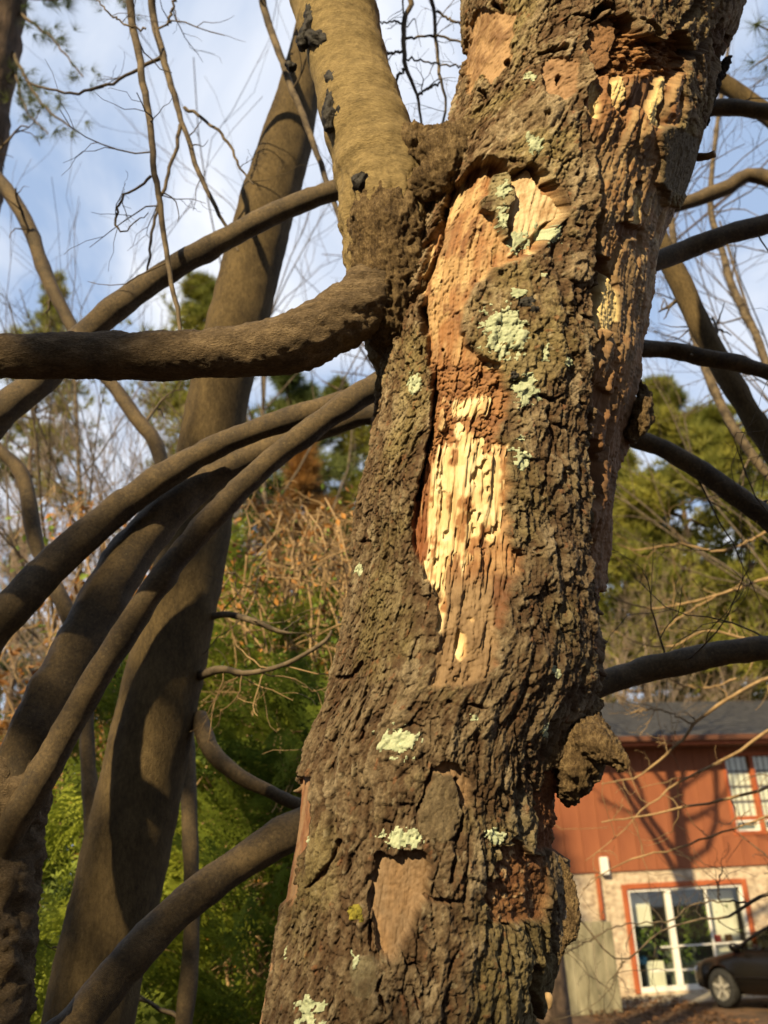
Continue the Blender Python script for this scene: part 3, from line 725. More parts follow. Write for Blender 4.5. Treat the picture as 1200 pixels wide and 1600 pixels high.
for (a0, b0) in np.argwhere(FG > 0):
    if isl[a0, b0]: continue
    rid0 = FG[a0, b0]; dq = deque([(a0, b0)]); isl[a0, b0] = nxt; n_ = 0
    while dq:
        a1, b1 = dq.popleft(); n_ += 1
        for a2, b2 in ((a1 + 1, b1), (a1 - 1, b1), (a1, b1 + 1), (a1, b1 - 1)):
            if 0 <= a2 < nR - 1 and 0 <= b2 < nC and not isl[a2, b2] and FG[a2, b2] == rid0:
                isl[a2, b2] = nxt; dq.append((a2, b2))
    cnt[nxt] = (n_, rid0); nxt += 1
small = np.array([0] + [cnt[k][0] < 130 for k in range(1, nxt)], bool)
lone = small[isl] & (FG > 0)
freg = np.where(lone.ravel(), 0, freg); isl = isl.ravel()
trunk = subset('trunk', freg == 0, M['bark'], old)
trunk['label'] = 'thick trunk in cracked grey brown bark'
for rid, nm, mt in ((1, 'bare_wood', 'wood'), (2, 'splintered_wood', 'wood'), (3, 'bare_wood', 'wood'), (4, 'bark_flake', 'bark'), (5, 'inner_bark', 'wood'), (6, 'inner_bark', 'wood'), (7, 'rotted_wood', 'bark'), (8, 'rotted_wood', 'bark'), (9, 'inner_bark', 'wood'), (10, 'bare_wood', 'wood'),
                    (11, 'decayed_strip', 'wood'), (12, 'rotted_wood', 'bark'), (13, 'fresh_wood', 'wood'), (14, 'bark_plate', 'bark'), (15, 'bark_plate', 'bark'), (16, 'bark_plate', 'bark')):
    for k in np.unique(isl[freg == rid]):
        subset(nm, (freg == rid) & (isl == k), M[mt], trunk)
# lichens: thin crusts that follow the bark
for k, (cx, cy, rx, ry, dens) in enumerate(((789, 520, 42, 42, 1.0), (826, 606, 27, 30, 1.0), (645, 598, 13, 19, 0.9), (819, 716, 19, 18, 0.9), (621, 1160, 34, 30, 0.8), (634, 1308, 38, 23, 1.1), (773, 1306, 14, 20, 1.0), (820, 376, 21, 24, 1.0), (862, 366, 20, 20, 0.9), (786, 340, 13, 22, 1.0), (482, 1580, 27, 26, 1.1),
                                            (810, 456, 13, 10, 0.9), (851, 1140, 10, 16, 0.7), (786, 296, 14, 20, 1.0), (832, 222, 16, 18, 1.0), (856, 552, 8, 18, 0.9), (888, 568, 9, 11, 0.8), (560, 890, 7, 14, 0.8), (820, 684, 7, 7, 0.8), (872, 1050, 9, 10, 0.7), (556, 1500, 11, 16, 0.8), (443, 1487, 6, 10, 0.7), (485, 1310, 6, 8, 0.7), (848, 428, 8, 7, 0.8), (740, 1120, 9, 6, 0.6), (829, 118, 12, 9, 0.8))):
    dd = np.hypot((PX - cx) / rx, (PY - cy) / ry)
    b = dd < 1.7
    if not b.any(): continue
    dv = np.full(len(s), 9.0, np.float32)
    L1, L2, LI, _, _ = worley(s[b] / 0.0052, v[b] / 0.0052, 200 + k)
    dv[b] = dd[b] + 0.42 * f2(s[b] * 90, v[b] * 90, 3, 300 + k) + 0.5 * (LI - 0.5) + 0.25 * L1 + (1 - dens) * 0.5 * (f2(s[b] * 160, v[b] * 160, 2, 350 + k) > 0.1)
    offl = np.zeros(len(s)); offl[b] = 0.0014 + 0.0016 * (0.6 - L1) + 0.0008 * (LI - 0.5)
    offl[b] -= 0.0022 * sm(0.75, 1.0, dv[b])
    cl = np.tile(C(0.44, 0.47, 0.29), (len(s), 1))
    cl[b] = lerpc(np.broadcast_to(C(0.24, 0.285, 0.19), (b.sum(), 3)), C(0.40, 0.44, 0.31), 0.3 + 0.6 * LI - 0.5 * (L1 - 0.4) + 0.25 * fine[b]) * 0.9
    fm = (dv[FT] < 0.98).all(1)
    if fm.sum() > 12:
        o_ = subset('lichen', fm, M['lichen'], trunk, offl, cl)
        if rx < 12: o_['kind'] = 'stuff'
for cx, cy, rx, ry, mt in ((557, 1424, 12, 15, 'moss'), (778, 1206, 7, 6, 'moss'), (820, 470, 13, 9, 'black'), (803, 585, 9, 9, 'black'), (834, 484, 7, 6, 'black')):
    dv = np.hypot((PX - cx) / rx, (PY - cy) / ry) + 0.35 * f2(s * 120, v * 120, 2, 400)
    fm = (dv[FT] < 1.0).all(1)
    off = np.where(dv < 1.3, 0.005 * np.clip(1.05 - dv, -0.2, 1) + 0.002 * fine, 0)
    if fm.sum() > 8: subset('moss_tuft' if mt == 'moss' else 'black_fungus', fm, M[mt], trunk, off)

# ------------------------------------------------------------------ limbs given by photo pixels
def limb(name, parent, ctrl, mat, sides=24, rows=80, amp=0.002, fs=30.0, knots=0.0, seed=1, extra=None, taper_end=False):
    """ctrl: (photo x, photo y, distance plane y, width in photo pixels)"""
    Cc = []
    for px, py, Y, w in ctrl:
        p = at(px, py, Y)
        Cc.append((*p, 0.5 * w * depth_of(p) / FPX))
    R = catmull(np.array(Cc), rows)
    P, r = R[:, :3], np.maximum(R[:, 3], 0.0004)
    ax = np.r_[0, np.cumsum(np.linalg.norm(np.diff(P, axis=0), axis=1))]
    if sides != 56: r = r * (1 + 0.055 * n2(ax * 9 + seed, ax * 0 + seed, seed) + 0.035 * n2(ax * 26 + seed, ax * 0, seed + 1))
    V, F, D = tube(P, r, sides)
    nb = len(D)
    rr = np.repeat(r, sides)
    d = amp * f3(V[:nb], fs, 4, seed) + amp * 0.6 * f3(V[:nb], fs * 5, 3, seed + 9)
    if knots:
        d = d + knots * np.clip(f3(V[:nb], fs * 0.45, 2, seed + 20) - 0.35, 0, 1)
    d = np.clip(d, -0.45 * rr, 0.6 * rr)
    if extra is not None: d = d + extra(V[:nb], D)
    V[:nb] += D * d[:, None]
    o = mkq(name, V, F, mat, parent)
    return o, P, r
rng = np.random.default_rng(7)
def ridged(P, sc, seed): return 1 - np.abs(f3(P, sc, 4, seed, 0.6)) * 1.6
def flaky(P, sc, k, seed, zs=0.55):
    q = P * np.array([1, 1, zs]); return terrace(f3(q, sc, 4, seed, 0.55), k)
def gnarl(P, D):
    px, py = project(P)
    w = sm(190, 330, py) * (1 - sm(590, 640, py))
    st = P.copy(); st[:, 2] *= 0.6
    return w * (0.006 * (ridged(P * np.array([1, 1, 0.35]), 58, 11) - 0.5) + 0.008 * (ridged(st, 22, 5) - 0.5) + 0.006 * flaky(P, 34, 2.4, 9) + 0.0022 * flaky(P, 130, 2.2, 10) - 0.010 * sm(0.5, 0.75, f3(P, 24, 3, 8)))
stem, SP, SR = limb('stem', old, [(180, -900, 1.50, 90), (330, -560, 1.48, 104), (430, -260, 1.48, 116), (490, -100, 1.48, 122), (520, 0, 1.48, 127), (545, 100, 1.48, 127), (570, 190, 1.48, 132), (597, 270, 1.49, 142), (607, 340, 1.50, 146), (607, 410, 1.51, 130), (612, 480, 1.53, 110), (622, 550, 1.56, 84), (634, 610, 1.58, 50)], M['stem_bark'], 150, 470, 0.0010, 90, 0, 3, gnarl)
stem['label'] = 'upright smooth barked stem forking from the trunk'
def gn2(P, D):
    st = P.copy(); st[:, 2] *= 0.55
    return 0.007 * (ridged(P * np.array([1, 1, 0.35]), 58, 12) - 0.5) + 0.007 * (ridged(st, 20, 15) - 0.45) + 0.007 * flaky(P, 30, 2.4, 19) + 0.0024 * flaky(P, 120, 2.2, 16) - 0.009 * sm(0.5, 0.75, f3(P, 30, 3, 18))
limb('branch_collar', old, [(588, 318, 1.50, 80), (606, 350, 1.475, 128), (612, 400, 1.48, 128), (612, 450, 1.485, 112), (616, 500, 1.50, 96), (628, 545, 1.53, 70), (640, 590, 1.56, 34)], M['collar_bark'], 150, 240, 0.002, 45, 0, 23, gn2)
limb('branch_collar', old, [(575, 265, 1.50, 60), (625, 250, 1.475, 104), (668, 250, 1.47, 104), (712, 245, 1.44, 100), (760, 215, 1.42, 70), (800, 200, 1.46, 40)], M['collar_bark'], 140, 200, 0.002, 45, 0, 27, gn2)
limb('branch_collar', old, [(662, 330, 1.50, 30), (664, 300, 1.44, 62), (690, 275, 1.415, 56), (722, 240, 1.41, 50), (760, 228, 1.43, 24)], M['collar_bark'], 80, 120, 0.003, 55, 0, 29, gn2)
def gn3(P, D):
    px, py = project(P)
    w = sm(330, 520, px)
    st = P.copy()
    return 0.006 * w * (ridged(st, 30, 35) - 0.4) + 0.010 * sm(520, 590, px) * (ridged(st, 26, 36) - 0.4)
big_limb, LP, LRr = limb('limb', old, [(640, 430, 1.52, 60), (600, 452, 1.49, 92), (560, 478, 1.47, 102), (510, 512, 1.46, 96), (455, 536, 1.45, 92), (400, 546, 1.45, 86), (330, 552, 1.45, 82), (250, 556, 1.45, 78), (160, 556, 1.45, 74), (80, 556, 1.45, 72), (0, 557, 1.45, 72), (-120, 552, 1.45, 70), (-300, 520, 1.46, 66), (-520, 450, 1.5, 60)], M['limb_bark'], 80, 380, 0.0022, 40, 0.004, 33, gn3)
big_limb['label'] = 'heavy horizontal limb reaching out from the trunk'
# snags and stubs on the right flank
def gn4(P, D): return 0.006 * (ridged(P, 30, 45) - 0.5) + 0.007 * flaky(P, 34, 2.4, 47, 0.8) + 0.0040 * flaky(P, 100, 2.2, 46, 0.4) + 0.0010 * flaky(P, 300, 2.0, 48)
limb('knot', old, [(915, 1086, 1.62, 22), (917, 1108, 1.57, 40), (920, 1138, 1.54, 60), (912, 1170, 1.52, 78), (902, 1202, 1.52, 74), (894, 1232, 1.54, 50), (886, 1256, 1.57, 18)], M['collar_bark'], 120, 150, 0.002, 50, 0, 51, gn4)
limb('knot', old, [(893, 1180, 1.53, 50), (918, 1162, 1.50, 58), (940, 1166, 1.48, 56), (958, 1180, 1.47, 40), (973, 1193, 1.465, 24), (981, 1198, 1.465, 8)], M['collar_bark'], 90, 110, 0.002, 50, 0, 53, gn4)
limb('bark_slab', old, [(874, 1338, 1.53, 5), (884, 1360, 1.52, 14), (894, 1400, 1.515, 20), (893, 1440, 1.515, 21), (882, 1480, 1.52, 15), (872, 1508, 1.53, 6)], M['collar_bark'], 70, 160, 0.002, 60, 0, 55, lambda P, D: 0.006 * flaky(P, 45, 2.6, 56) + 0.003 * flaky(P, 130, 2.2, 58) + 0.0012 * flaky(P, 300, 2, 59))
limb('knob', old, [(985, 690, 1.56, 20), (1000, 660, 1.55, 34), (1006, 630, 1.55, 34), (1000, 596, 1.56, 14)], M['collar_bark'], 40, 60, 0.003, 60, 0, 57, gn4)
limb('snag', old, [(1094, 190, 1.57, 22), (1108, 150, 1.57, 20), (1120, 124, 1.57, 16), (1131, 104, 1.57, 11), (1141, 88, 1.57, 4)], M['snag'], 40, 80, 0.003, 70, 0, 59, lambda P, D: 0.004 * ridged(P, 60, 60))
limb('twig_stub', old, [(1090, 246, 1.55, 14), (1106, 244, 1.53, 11), (1117, 240, 1.52, 12)], M['tan_twig'], 16, 16, 0.001, 90, 0, 61)
limb('splinter', old, [(852, 1552, 1.50, 3), (857, 1556, 1.49, 11), (859, 1570, 1.49, 9), (857, 1578, 1.49, 2)], M['tan_twig'], 8, 10, 0.001, 90, 0, 62)
# black galls and pits on the stem
def gall(ctrl, seed):
    ctrl = [(a_, b_, y_ + 0.010, w_ * 1.35) for a_, b_, y_, w_ in ctrl]
    o, P, r = limb('black_gall', old, ctrl, M['black'], 26, 40, 0.0025, 110, 0, seed, lambda P, D: 0.004 * f3(P, 130, 3, seed + 3))
    o.parent = stem; o.matrix_parent_inverse = Matrix()
    return o
YS = 1.425
gall([(489, 2, YS, 8), (488, 18, YS - .004, 16), (483, 40, YS, 14), (476, 58, YS + .006, 16), (471, 76, YS + .012, 9)], 71)
gall([(478, 55, YS, 12), (494, 62, YS - .006, 20), (512, 66, YS - .008, 20), (524, 74, YS - .006, 15), (530, 96, YS - .004, 6)], 72)
gall([(514, 120, YS - .004, 14), (522, 128, YS - .010, 20), (520, 142, YS - .006, 13), (517, 160, YS - .004, 13), (514, 182, YS - .002, 17), (516, 204, YS, 8)], 73)
gall([(518, 180, YS - .004, 10), (534, 178, YS - .010, 15), (543, 174, YS - .010, 8)], 74)
gall([(570, 250, YS - .006, 8), (576, 253, YS - .008, 13), (580, 258, YS - .008, 7)], 75)
gall([(556, 278, YS - .006, 10), (566, 286, YS - .010, 24), (576, 292, YS - .008, 16)], 76)
gall([(452, 100, 1.47, 8), (456, 106, 1.465, 12), (460, 112, 1.47, 7)], 77)

# ------------------------------------------------------------------ twig growth
def grow(bag, p, d, length, r, level, g, kids=4, wander=0.18, lift=0.03, sides=5, spread=0.75, minr=0.0006, seg=7):
    n = seg
    P = [p]; q = np.array(d, float)
    for k in range(n):
        q = q + g.normal(0, wander, 3) + np.array([0, 0, lift])
        q /= np.linalg.norm(q)
        P.append(P[-1] + q * length / n)
    P = np.array(P)
    rr = np.linspace(r, max(r * 0.35, minr), n + 1)
    bag.tube(P, rr, sides if level > 0 else 3)
    if level <= 0: return
    for k in range(kids):
        t = 0.25 + 0.72 * (k + g.random() * 0.8) / kids
        i0 = min(int(t * n), n - 1)
        pp = P[i0] + (P[i0 + 1] - P[i0]) * (t * n - i0)
        dd = P[i0 + 1] - P[i0]; dd /= np.linalg.norm(dd)
        side = g.normal(0, 1, 3); side -= dd * (side @ dd); side /= np.linalg.norm(side) + 1e-9
        nd = dd * math.cos(spread) + side * math.sin(spread * (0.7 + 0.6 * g.random()))
        grow(bag, pp, nd / np.linalg.norm(nd), length * (0.42 + 0.25 * g.random()), rr[i0] * 0.6, level - 1, g, max(2, kids - 1), wander * 1.15, lift, sides, spread, minr, max(4, seg - 1))
def twig_line(bag, ctrl, rows=26, sides=6, kink=0.0, g=None):
    Cc = []
    for px, py, Y, w in ctrl:
        p = at(px, py, Y); Cc.append((*p, 0.5 * w * depth_of(p) / FPX))
    R = catmull(np.array(Cc), rows)
    P, r = R[:, :3].copy(), np.maximum(R[:, 3], 0.0004)
    if kink and g is not None:
        P[1:-1] += g.normal(0, kink, (len(P) - 2, 3))
    bag.tube(P, r, sides)
    return P, r

# thin branches of the old tree that hang into the picture on the left; each joins the stem above the frame
HANG = [
    [(205, -560, 1.50, 26), (196, -250, 1.8, 18), (203, 0, 2.0, 13), (216, 80, 2.0, 12), (234, 190, 2.0, 11), (244, 280, 2.0, 10), (257, 370, 2.0, 9), (268, 440, 2.0, 8), (280, 500, 2.0, 7), (286, 560, 2.0, 4)],
    [(250, -620, 1.50, 24), (236, -260, 2.0, 16), (237, 0, 2.3, 12), (252, 75, 2.3, 11), (272, 150, 2.3, 10), (288, 200, 2.3, 8), (308, 262, 2.3, 8), (332, 315, 2.3, 7), (354, 356, 2.3, 5), (372, 392, 2.3, 3)],
    [(372, -400, 1.49, 26), (395, -120, 2.4, 14), (410, 0, 2.6, 12), (432, 70, 2.6, 12), (452, 128, 2.6, 11), (488, 220, 2.6, 10), (512, 290, 2.6, 9), (532, 345, 2.6, 8), (552, 400, 2.6, 4)],
    [(440, -220, 1.48, 30), (540, -90, 1.9, 20), (600, -60, 2.2, 14), (642, 0, 2.3, 9), (632, 30, 2.3, 8), (631, 80, 2.3, 7.5), (634, 105, 2.3, 7), (652, 150, 2.3, 5), (658, 190, 2.3, 4), (664, 230, 2.3, 4)],
    [(452, -180, 1.48, 28), (570, -140, 1.9, 18), (650, -80, 2.3, 13), (675, 0, 2.4, 7), (680, 50, 2.4, 6), (684, 90, 2.4, 5.5), (688, 125, 2.4, 5), (697, 160, 2.4, 4), (690, 200, 2.4, 4)],
]
SIDE = [
    [(254, 85, 2.3, 7), (225, 105, 2.3, 6), (185, 125, 2.3, 5), (145, 142, 2.3, 5), (95, 145, 2.3, 4), (40, 125, 2.3, 3)],
    [(282, 195, 2.3, 7), (272, 240, 2.3, 6), (258, 290, 2.3, 6), (250, 320, 2.3, 5), (240, 360, 2.3, 5), (232, 410, 2.3, 4), (228, 440, 2.3, 2)],
    [(288, 168, 2.3, 6), (330, 195, 2.3, 5), (355, 222, 2.3, 5), (370, 250, 2.3, 4), (396, 288, 2.3, 3)],
    [(236, 275, 2.0, 5), (212, 295, 2.0, 4), (186, 315, 2.0, 4), (180, 348, 2.0, 4), (188, 362, 2.0, 3), (215, 345, 2.0, 2), (232, 332, 2.0, 1.5)],
    [(186, 315, 2.0, 3), (160, 300, 2.0, 2.5), (120, 280, 2.0, 2), (75, 262, 2.0, 1.5)],
    [(228, 45, 2.0, 4), (200, 40, 2.0, 3), (170, 20, 2.0, 3), (150, 0, 2.0, 2)],
    [(262, 40, 2.3, 4), (270, 10, 2.3, 4), (276, -10, 2.3, 4)],
    [(632, 80, 2.3, 5), (612, 82, 2.3, 4), (592, 86, 2.3, 4)],
    [(634, 105, 2.3, 5), (622, 118, 2.3, 4), (608, 138, 2.3, 4)],
    [(632, 60, 2.3, 5), (655, 58, 2.3, 4), (680, 56, 2.3, 4), (705, 62, 2.3, 4), (740, 72, 2.3, 3)],
    [(634, 92, 2.3, 4), (662, 94, 2.3, 3), (690, 100, 2.3, 3), (730, 105, 2.3, 3)],
    [(652, 150, 2.3, 4), (670, 138, 2.3, 4), (688, 128, 2.3, 3)],
    [(632, 36, 2.3, 4), (605, 34, 2.3, 3), (580, 42, 2.3, 2)],
    [(682, 18, 2.4, 4), (710, 34, 2.4, 4), (745, 40, 2.4, 3)],
]
for k, hline in enumerate(HANG):
    bag = Bag()
    P, r = twig_line(bag, hline, 60, 8, 0.0016, rng)
    br = bag.build('branch', M['twig'], old)
    sp = Bag()
    for q in range(7):
        i0 = int(22 + 36 * rng.random())
        dd = np.array([rng.normal(0, 1), rng.normal(0, 0.5), rng.normal(-0.2, 0.7)]); dd /= np.linalg.norm(dd)
        grow(sp, P[i0], dd, 0.10 + 0.2 * rng.random(), r[i0] * 0.35, 1 if rng.random() < 0.6 else 0, rng, 3, 0.25, 0.0, 4, 0.8, 0.0006, 6)
    for sl_ in SIDE:
        if min(np.linalg.norm(P - at(*sl_[0][:3]), axis=1)) < 0.05 and abs(sl_[0][2] - hline[4][2]) < 0.05:
            PP, rr_ = twig_line(sp, sl_, 22, 5, 0.003, rng)
            for q in range(2):
                i0 = int(4 + 17 * rng.random())
                dd = rng.normal(0, 1, 3) * (1, 0.5, 1); dd /= np.linalg.norm(dd)
                grow(sp, PP[i0], dd, 0.06 + 0.14 * rng.random(), max(rr_[i0] * 0.5, 0.0007), 1, rng, 3, 0.25, 0.0, 4, 0.8, 0.0006, 6)
    tag(sp.build('twig_spray', M['twig'], br), kind='stuff')

# ================================================================== THE MANY-STEMMED TREE ON THE LEFT
ms = thing('many_stemmed_tree', 'small tree of smooth arching stems passing behind the big trunk', 'tree', (at(-40, 1450, 2.0)[0], 2.0, 0.0))
bx_, bz_ = at(-10, 1400, 2.0)[0], at(-10, 1400, 2.0)[2]
limb('trunk', ms, [(-70, 4300, 1.95, 300), (-60, 2600, 1.95, 220), (-40, 1900, 1.97, 170), (-25, 1600, 1.98, 140), (-15, 1420, 1.99, 130), (-5, 1300, 2.0, 130), (10, 1240, 2.0, 110), (15, 1190, 2.02, 70)], M['limb_bark'], 60, 260, 0.006, 30, 0.02, 101, lambda P, D: 0.02 * (ridged(P, 20, 102) - 0.5))
STEMS = [
    [(-30, 1560, 1.97, 90), (-60, 1360, 1.95, 90), (-70, 1150, 1.95, 82), (-30, 1010, 1.95, 78), (30, 940, 1.95, 74), (100, 868, 1.98, 66), (180, 800, 2.0, 60), (260, 742, 2.0, 54), (350, 692, 2.0, 47), (450, 655, 2.0, 42), (540, 626, 2.0, 40), (600, 603, 2.0, 39), (800, 555, 2.1, 32), (1010, 545, 2.2, 27), (1090, 556, 2.2, 25), (1200, 582, 2.2, 24), (1330, 640, 2.2, 20), (1700, 880, 2.3, 8)],
    [(-15, 1480, 1.98, 80), (5, 1330, 1.99, 90), (15, 1240, 2.0, 92), (60, 1130, 2.0, 92), (115, 1030, 2.02, 92), (180, 905, 2.05, 86), (250, 812, 2.08, 72), (330, 745, 2.1, 58), (420, 700, 2.12, 48), (520, 664, 2.14, 40), (590, 645, 2.15, 35), (800, 630, 2.2, 32), (1000, 688, 2.2, 30), (1060, 714, 2.2, 32), (1130, 760, 2.2, 32), (1200, 812, 2.2, 32), (1300, 900, 2.2, 26), (1650, 1180, 2.3, 8)],
    [(-25, 1500, 1.98, 60), (-10, 1370, 1.96, 60), (20, 1292, 1.92, 60), (62, 1218, 1.9, 60), (120, 1112, 1.88, 56), (182, 1010, 1.87, 52), (262, 890, 1.86, 50), (350, 790, 1.86, 48), (425, 718, 1.87, 46), (505, 656, 1.88, 44), (590, 603, 1.9, 42), (800, 490, 2.0, 36), (1035, 405, 2.1, 32), (1120, 372, 2.1, 31), (1200, 350, 2.1, 30), (1330, 320, 2.1, 26), (1750, 250, 2.2, 8)],
    [(-45, 1480, 2.05, 70), (-110, 1100, 2.05, 64), (-110, 800, 2.05, 60), (-30, 672, 2.06, 56), (50, 605, 2.08, 52), (110, 548, 2.1, 50), (170, 490, 2.1, 44), (250, 432, 2.1, 40), (350, 374, 2.1, 37), (450, 325, 2.1, 35), (545, 290, 2.1, 33), (700, 240, 2.15, 30), (900, 190, 2.2, 27), (1120, 168, 2.2, 25), (1200, 176, 2.2, 24), (1330, 190, 2.2, 20), (1700, 230, 2.3, 6)],
    [(-40, 2600, 2.02, 130), (40, 1750, 2.05, 84), (130, 1592, 2.08, 74), (210, 1492, 2.1, 66), (290, 1412, 2.12, 62), (380, 1346, 2.14, 60), (460, 1298, 2.15, 60), (700, 1165, 2.2, 48), (960, 1062, 2.25, 40), (1060, 1036, 2.25, 39), (1120, 1022, 2.25, 38), (1200, 1012, 2.25, 36), (1340, 1005, 2.25, 32), (1750, 1010, 2.3, 8)],
]
SKEL = []
for k, st in enumerate(STEMS):
    st = [(a_, b_, c_, d_ * ((0.82, 0.82, 0.80, 0.95, 0.87)[k] if a_ < 560 else 1.0)) for a_, b_, c_, d_ in st]
    o, P, r = limb('stem', ms, st, M['young_bark'], 28, 230, 0.0022, 26, 0.010, 110 + k)
    SKEL.append((o, P, r))
# twig sprays where these stems come out on the right
for k, (o, P, r) in enumerate(SKEL):
    sp = Bag()
    pxs, pys = project(P)
    idx = [i for i in range(len(P)) if pxs[i] > 985]
    for q in range(7):
        i0 = idx[int(len(idx) * rng.random())]
        dd = np.array([rng.normal(0.2, 0.7), rng.normal(0.2, 0.6), rng.normal(-0.1, 0.9)]); dd /= np.linalg.norm(dd)
        grow(sp, P[i0], dd, 0.22 + 0.3 * rng.random(), 0.0028, 2, rng, 3, 0.22, 0.0, 4, 0.8, 0.0007, 7)
    for q in range(5):      # short spurs
        i0 = idx[int(len(idx) * rng.random())]
        dd = np.array([rng.normal(0, 1), rng.normal(0, 0.4), rng.normal(0, 1)]); dd /= np.linalg.norm(dd)
        sp.tube(np.array([P[i0], P[i0] + dd * (r[i0] + 0.008), P[i0] + dd * (r[i0] + 0.016)]), np.array([0.006, 0.004, 0.001]), 6)
    tag(sp.build('twig_spray', M['twig'], o), kind='stuff')

# ================================================================== THE LEANING TREE BEHIND
ln = thing('leaning_tree', 'leaning tree with smooth olive bark striped by branch shadows', 'tree', (at(130, 1900, 2.75)[0], 2.75, 0.0))
limb('trunk', ln, [(-20, 3400, 2.72, 300), (50, 2200, 2.73, 170), (138, 1600, 2.75, 142), (176, 1427, 2.76, 138), (217, 1240, 2.77, 131), (267, 1007, 2.78, 118), (303, 850, 2.79, 106), (336, 650, 2.8, 95), (356, 560, 2.8, 94), (387, 440, 2.8, 92), (418, 320, 2.8, 88), (448, 220, 2.8, 80), (472, 120, 2.8, 62), (500, 0, 2.8, 56), (545, -220, 2.8, 50), (600, -500, 2.8, 40)], M['lean_bark'], 56, 340, 0.003, 16, 0.006, 130)
# a sawn sleeve where a side limb was lost
limb('branch', ln, [(310, 1120, 2.78, 30), (330, 1172, 2.72, 26), (370, 1210, 2.7, 24), (420, 1236, 2.7, 22), (480, 1262, 2.72, 20), (620, 1300, 2.8, 16)], M['young_bark'], 14, 40, 0.001, 40, 0, 131)
o, P, r = limb('branch', ln, [(300, 1060, 2.78, 18), (345, 1046, 2.7, 12), (385, 1052, 2.66, 9), (440, 1040, 2.64, 8), (480, 1020, 2.62, 7), (510, 1000, 2.62, 6), (518, 985, 2.62, 4)], M['twig'], 8, 30, 0.001, 60, 0, 132)
sp = Bag()
for q in range(9):
    i0 = int(8 + 20 * rng.random())
    dd = np.array([rng.normal(0.1, 0.5), rng.normal(0, 0.3), rng.normal(-0.5, 0.6)]); dd /= np.linalg.norm(dd)
    grow(sp, P[i0], dd, 0.15 + 0.2 * rng.random(), 0.0022, 1, rng, 2, 0.3, -0.02, 5, 0.7, 0.001, 7)
tag(sp.build('twig_spray', M['tan_twig'], o), kind='stuff')
o, P, r = limb('branch', ln, [(300, 975, 2.79, 14), (350, 960, 2.75, 10), (400, 972, 2.72, 9), (430, 985, 2.72, 7), (455, 990, 2.72, 4)], M['twig'], 8, 24, 0.001, 60, 0, 133)
sp = Bag()
for q in range(6):
    i0 = int(6 + 16 * rng.random())
    dd = np.array([rng.normal(0.2, 0.5), rng.normal(0, 0.3), rng.normal(-0.1, 0.8)]); dd /= np.linalg.norm(dd)
    grow(sp, P[i0], dd, 0.15 + 0.15 * rng.random(), 0.002, 1, rng, 2, 0.3, 0, 5, 0.7, 0.001, 7)
tag(sp.build('twig_spray', M['twig'], o), kind='stuff')

# ================================================================== OTHER NEAR YOUNG TREES, seen as single branches
def sapling(name, label, ctrl, mat, kids, seed, group=None, Ybase=None, kidlen=(0.1, 0.35), lv=1):
    """a thin tree: its stem is given by photo pixels and runs on down to the ground"""
    g = np.random.default_rng(seed)
    p0 = at(*ctrl[0][:3])
    t = thing(name, label, 'tree', (p0[0], p0[1], float(ground_z(p0[0], p0[1]))), 0, group)
    Cc = []
    for px, py, Y, w in ctrl:
        p = at(px, py, Y); Cc.append((*p, 0.5 * w * depth_of(p) / FPX))
    Cc = np.array(Cc)
    gz = float(ground_z(p0[0], p0[1])) - 0.05
    if Cc[0, 2] > gz + 0.05:
        n = max(2, int((Cc[0, 2] - gz) / 0.5))
        low = np.array([[Cc[0, 0] + 0.03 * math.sin(k * 2.1), Cc[0, 1], gz + (Cc[0, 2] - gz) * k / n, Cc[0, 3] * (1.5 - 0.5 * k / n)] for k in range(n)])
        Cc = np.vstack([low, Cc])
    R = catmull(Cc, 110)
    P, r = R[:, :3], np.maximum(R[:, 3], 0.0006)
    V, F, D = tube(P, r, 14)
    V[:len(D)] += D * (np.repeat(r, 14) * 0.18 * f3(V[:len(D)], 12, 3, seed))[:, None]
    mkq('trunk', V, F, mat, t)
    sp = Bag()
    px_, py_ = project(P)
    ok = [i for i in range(4, 108) if P[i, 2] > 1.2]
    for q in range(kids):
        i0 = ok[int(len(ok) * g.random())]
        dd = np.array([g.normal(0, 1), g.normal(0, 0.6), g.normal(0.2, 0.8)]); dd /= np.linalg.norm(dd)
        grow(sp, P[i0], dd, kidlen[0] + (kidlen[1] - kidlen[0]) * g.random(), max(r[i0] * 0.3, 0.0012), lv, g, 3, 0.22, 0.01, 4, 0.8, 0.0007, 7)
    if kids: tag(sp.build('twig_spray', M['twig'], t), kind='stuff')
    return t
sapling('young_tree', 'thin brown bent tree with a cut stub, crossing behind the horizontal limb', [(300, 1400, 3.3, 26), (275, 900, 3.3, 24), (250, 712, 3.3, 22), (212, 652, 3.3, 22), (178, 605, 3.3, 21), (140, 560, 3.3, 20), (108, 502, 3.3, 20), (72, 430, 3.3, 22), (48, 362, 3.3, 22), (20, 310, 3.3, 22), (-20, 260, 3.3, 22), (-120, 150, 3.3, 18)], M['young_bark'], 9, 210)
sapling('young_tree', 'crooked thin tree with a knobby elbow beside the arching stems', [(150, 1500, 3.1, 26), (128, 1050, 3.1, 24), (108, 965, 3.1, 24), (84, 915, 3.1, 23), (62, 868, 3.1, 22), (50, 815, 3.1, 24), (38, 750, 3.1, 24), (20, 722, 3.1, 22), (-10, 695, 3.1, 20), (-90, 600, 3.1, 16)], M['young_bark'], 6, 211)
sapling('young_tree', 'slim tan tree slanting down behind the right side of the big trunk', [(1330, 900, 3.0, 36), (1200, 690, 3.0, 36), (1160, 628, 3.0, 36), (1122, 560, 3.0, 35), (1085, 490, 3.0, 34), (1055, 425, 3.0, 33), (1000, 320, 3.0, 30), (900, 140, 3.0, 26), (800, -80, 3.0, 20)], M['lean_bark'], 6, 212)
